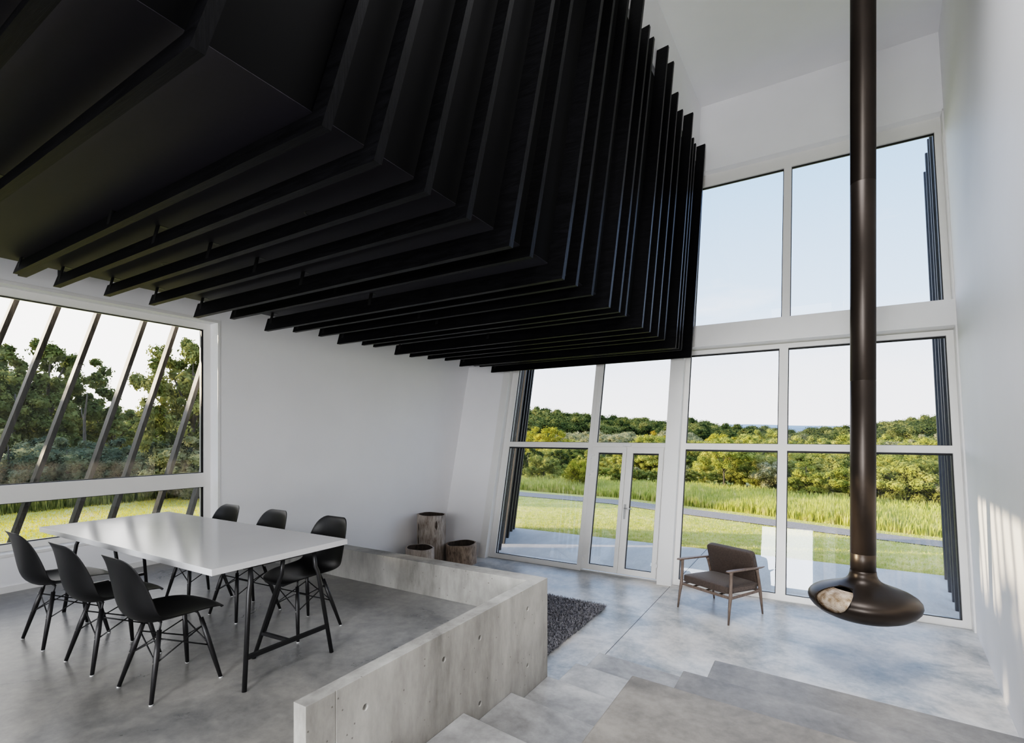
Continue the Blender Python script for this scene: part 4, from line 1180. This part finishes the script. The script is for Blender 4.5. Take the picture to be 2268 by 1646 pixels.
row_b = [(1185, 62, 946, 'tree_b', 1.0, 'leaf_yellow'), (1215, 58, 940, 'tree_a', 1.1, 'leaf_yellow'), (1275, 60, 975, 'bush_a', .9, 'leaf_bright'), (1335, 66, 965, 'bush_b', 1.0, 'leaf_silver'), (1430, 55, 958, 'tree_a', 1.0, 'leaf_bright'), (1450, 60, 955, 'tree_b', .9, 'leaf_orange'),
         (1535, 70, 962, 'bush_a', .9, 'leaf_silver'), (1600, 62, 955, 'tree_a', 1.1, 'leaf_yellow'), (1640, 60, 962, 'tree_b', 1.0, 'leaf_bright'), (1690, 50, 945, 'tree_open', 1.0, 'leaf_bright'), (1715, 58, 955, 'tree_b', 1.0, 'leaf_green'), (1765, 60, 955, 'tree_a', 1.0, 'leaf_silver'), (1850, 60, 972, 'bush_b', .9, 'leaf_bright'), (1970, 55, 962, 'tree_b', 1.0, 'leaf_bright'), (2010, 58, 960, 'tree_a', 1.0, 'leaf_green'), (2060, 50, 955, 'tree_open', 1.0, 'leaf_silver'), (2085, 48, 965, 'tree_a', 1.0, 'leaf_bright')]
for t in row_b: put(*t, 'between the meadow trees and the wooded hill', 'trees before the hill')
# silvery scrub on the slope
for i in range(34):
    u = random.uniform(1245, 1520); w = random.uniform(72, 95)
    vt = 948 + (95 - w) * 0.9 + random.uniform(-2, 5)
    put(u, w, vt, random.choice(['bush_a', 'bush_b']), 1.0, 'leaf_silver', 'on the open slope below the woods', 'silvery scrub on the slope')
# wooded hill
def ridge(u):
    return float(np.interp(u, [1150, 1180, 1230, 1300, 1330, 1400, 1480, 1530, 1545, 1600, 1640, 1690, 1730, 1780, 1830, 1870, 1930, 1990, 2040, 2090, 2130],
                              [900, 896, 905, 915, 915, 922, 926, 920, 926, 937, 936, 944, 948, 950, 942, 941, 932, 925, 918, 910, 910]))
for i in range(210):
    u = 1140 + 1000 * ((i * 0.618034) % 1.0)
    layer = i % 3
    w = (150, 126, 106)[layer] + random.uniform(-8, 8)
    vt = ridge(u) + (0, 9, 19)[layer] + random.uniform(-3, 4)
    x, y = spot(u, w); h = (1.5 + (962 - vt) / 1115 * w) - float(ground_z(x, y))
    plant(('hill_a', 'hill_b')[i % 2], x, y, max(h, 3.0), 9.0 / max(h, 3.0) * random.uniform(.75, 1.2), random.choice(['leaf_hill', 'leaf_hill', 'leaf_dark']), 'woodland_tree', 'rounded tree of the wooded hill on the horizon', 'tree', 'trees of the wooded hill')
# trees through the dining window
left = [(25, 24, 800, 'tree_far_near', .95, 'leaf_olive'), (100, 27, 738, 'tree_near', .95, 'leaf_olive'), (-70, 24, 790, 'tree_far_near', 1.0, 'leaf_olive'), (165, 34, 860, 'tree_far_near', 1.1, 'leaf_olive'),
        (255, 30, 888, 'tree_near', 1.3, 'leaf_olive'), (330, 36, 905, 'tree_far_near', 1.3, 'leaf_bright'), (425, 22, 735, 'tree_near', .75, 'leaf_olive'), (490, 24, 760, 'tree_far_near', .8, 'leaf_olive'), (385, 60, 915, 'tree_far_near', 1.3, 'leaf_olive'), (300, 60, 920, 'tree_far_near', 1.3, 'leaf_olive'), (200, 60, 915, 'tree_far_near', 1.3, 'leaf_olive'),
        (20, 21, 945, 'bush_near', .9, 'leaf_silver'), (80, 22, 960, 'bush_near', 1.0, 'leaf_bluegreen'), (150, 21, 962, 'bush_near', .9, 'leaf_bluegreen'), (215, 22, 970, 'bush_near', 1.0, 'leaf_bluegreen'), (250, 24, 965, 'bush_near', .9, 'leaf_bluegreen'), (300, 22, 985, 'bush_near', .9, 'leaf_bluegreen'), (345, 23, 968, 'bush_near', .9, 'leaf_silver'), (400, 22, 950, 'bush_near', .9, 'leaf_bluegreen'), (440, 21, 960, 'bush_near', 1.0, 'leaf_silver'), (480, 22, 960, 'bush_near', 1.0, 'leaf_silver')]
for t in left: put(*t, 'seen through the dining window', 'trees beyond the dining window')
for (x, y, h, k) in ((-17.0, -7.4, 6.4, 'tree_a'), (-17.4, -4.9, 6.2, 'tree_b'), (-16.8, -2.4, 6.2, 'tree_a'), (-17.6, 0.0, 5.9, 'tree_b'), (-19.5, -6.2, 6.5, 'tree_b'), (-19.5, -3.6, 6.5, 'tree_a')):  # trees out of view, added to keep sun patches off the table
    plant(k, x, y, h, 1.0, 'leaf_green', KINDN[k][0], 'mid green unseen tree added by the house to filter the low sun', 'tree', 'unseen trees added to filter the low sun')
# bare snag
x, y = spot(185, 23)
b = MB(); gz = float(ground_z(x, y)); hz_ = 1.5 + (962 - 872) / 1115 * 23 - gz
b.tube([(0, 0, 0), (.06, .02, hz_ * .5), (.0, .03, hz_ * .75), (.16, .06, hz_ * .93), (.2, .07, hz_)], [.09, .07, .055, .03, .015], n=8)
b.tube([(.02, .03, hz_ * .7), (-.2, 0, hz_ * .8), (-.26, .02, hz_ * .86)], [.03, .02, .008], n=6)
sn = b.build('dead_tree', M['bark']); sn.location = (x, y, gz); tag(sn, 'bare dead trunk standing among shrubs beyond dining window', 'dead tree')
# TREES_END
# far ridge
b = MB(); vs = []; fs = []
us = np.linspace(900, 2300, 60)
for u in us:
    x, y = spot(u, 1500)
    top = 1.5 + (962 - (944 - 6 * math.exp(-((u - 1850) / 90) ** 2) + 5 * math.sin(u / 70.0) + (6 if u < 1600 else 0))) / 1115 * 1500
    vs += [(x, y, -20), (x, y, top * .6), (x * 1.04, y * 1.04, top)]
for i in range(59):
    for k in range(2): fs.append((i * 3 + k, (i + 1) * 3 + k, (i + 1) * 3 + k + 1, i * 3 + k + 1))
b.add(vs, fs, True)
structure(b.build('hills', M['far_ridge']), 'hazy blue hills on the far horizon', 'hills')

# ------------------------------------------------------------------ light
sun = bpy.data.lights.new('sun', 'SUN'); sun.energy = 4.8; sun.angle = math.radians(0.8); sun.color = (1.0, 0.80, 0.58)
so = bpy.data.objects.new('sun', sun); COL.objects.link(so)
so.rotation_euler = Vector((0.87, 0.42, -0.215)).to_track_quat('-Z', 'Y').to_euler()

wd = bpy.data.worlds.new('sky'); scene.world = wd; wd.use_nodes = True
nt = wd.node_tree; bg = nt.nodes['Background']
tc = nt.nodes.new('ShaderNodeTexCoord'); sp = nt.nodes.new('ShaderNodeSeparateXYZ')
nt.links.new(tc.outputs['Generated'], sp.inputs[0])
r = ramp(nt, [(0.0, (0.90, 0.87, 0.91)), (0.09, (0.82, 0.83, 0.90)), (0.22, (0.50, 0.63, 0.84)), (0.45, (0.31, 0.46, 0.73)), (1.0, (0.28, 0.43, 0.70))])
nt.links.new(sp.outputs['Z'], r.inputs['Fac'])
no = N(nt, 'ShaderNodeTexNoise', Scale=3.0, Detail=6.0, Roughness=0.55)
mp = nt.nodes.new('ShaderNodeMapping'); mp.inputs['Scale'].default_value = (1, 1, 4)
nt.links.new(tc.outputs['Generated'], mp.inputs['Vector']); nt.links.new(mp.outputs['Vector'], no.inputs['Vector'])
cr = ramp(nt, [(0.56, (0, 0, 0)), (0.78, (0.45, 0.45, 0.45))])
nt.links.new(no.outputs['Fac'], cr.inputs['Fac'])
mx = N(nt, 'ShaderNodeMix', data_type='RGBA')
nt.links.new(cr.outputs['Color'], mx.inputs[0]); nt.links.new(r.outputs['Color'], mx.inputs[6]); mx.inputs[7].default_value = (0.95, 0.93, 0.93, 1)
# warm bright glow towards the low sun (west, left of the house)
gx = N(nt, 'ShaderNodeMapRange'); gx.inputs['From Min'].default_value = 0.45; gx.inputs['From Max'].default_value = 1.0; gx.inputs['To Max'].default_value = 1.0
ng = N(nt, 'ShaderNodeMath', operation='MULTIPLY'); ng.inputs[1].default_value = -1.0
nt.links.new(sp.outputs['X'], ng.inputs[0]); nt.links.new(ng.outputs[0], gx.inputs['Value'])
mx2 = N(nt, 'ShaderNodeMix', data_type='RGBA')
nt.links.new(gx.outputs['Result'], mx2.inputs[0]); nt.links.new(mx.outputs[2], mx2.inputs[6]); mx2.inputs[7].default_value = (1.5, 1.42, 1.36, 1)
nt.links.new(mx2.outputs[2], bg.inputs['Color'])
bg.inputs['Strength'].default_value = 1.5

def area(name, loc, target, sx, sy, power, color=(1, 1, 1)):
    l = bpy.data.lights.new(name, 'AREA'); l.shape = 'RECTANGLE'; l.size = sx; l.size_y = sy; l.energy = power; l.color = color
    o = bpy.data.objects.new(name, l); COL.objects.link(o); o.location = loc
    o.rotation_euler = (Vector(target) - Vector(loc)).to_track_quat('-Z', 'Y').to_euler(); return o
lamp = area('rear_window_fill', (-0.92, -3.95, 3.3), (-0.92, 4, 3.3), 1.66, 2.2, 92, (0.97, 0.98, 1.0)); lamp.data.spread = math.radians(130)  # added fill lamp in the rear opening, also mirrored in the glazing
lamp = area('platform_fill', (-0.15, -3.6, 1.15), (0.1, 4, 1.2), 1.5, 1.1, 70, (0.97, 0.98, 1.0)); lamp.data.spread = math.radians(110)  # added low fill behind the camera for floor, parapet and walls
lamp = area('ceiling_fill', (-0.2, 3.6, 7.1), (-0.2, 4.2, 0), 1.6, 3.0, 62, (0.98, 0.98, 1.0)); lamp.data.spread = math.radians(95)  # added overhead fill out of view, brightens the living floor
lamp = area('rear_fill', (-3.9, -3.9, 1.6), (-3.6, 3, 1.2), 3.6, 1.6, 80, (0.96, 0.98, 1.0)); lamp.data.spread = math.radians(140)  # added fill behind the camera for the dining side

# ------------------------------------------------------------------ render look
scene.view_settings.view_transform = 'Filmic'
scene.view_settings.look = 'High Contrast'
scene.view_settings.exposure = 0.55
cy = scene.cycles
cy.use_denoising = True
try: cy.denoiser = 'OPENIMAGEDENOISE'
except Exception: pass
cy.max_bounces = 10; cy.diffuse_bounces = 5; cy.glossy_bounces = 4; cy.transparent_max_bounces = 12; cy.transmission_bounces = 4
cy.sample_clamp_indirect = 8.0; cy.caustics_reflective = False; cy.caustics_refractive = False
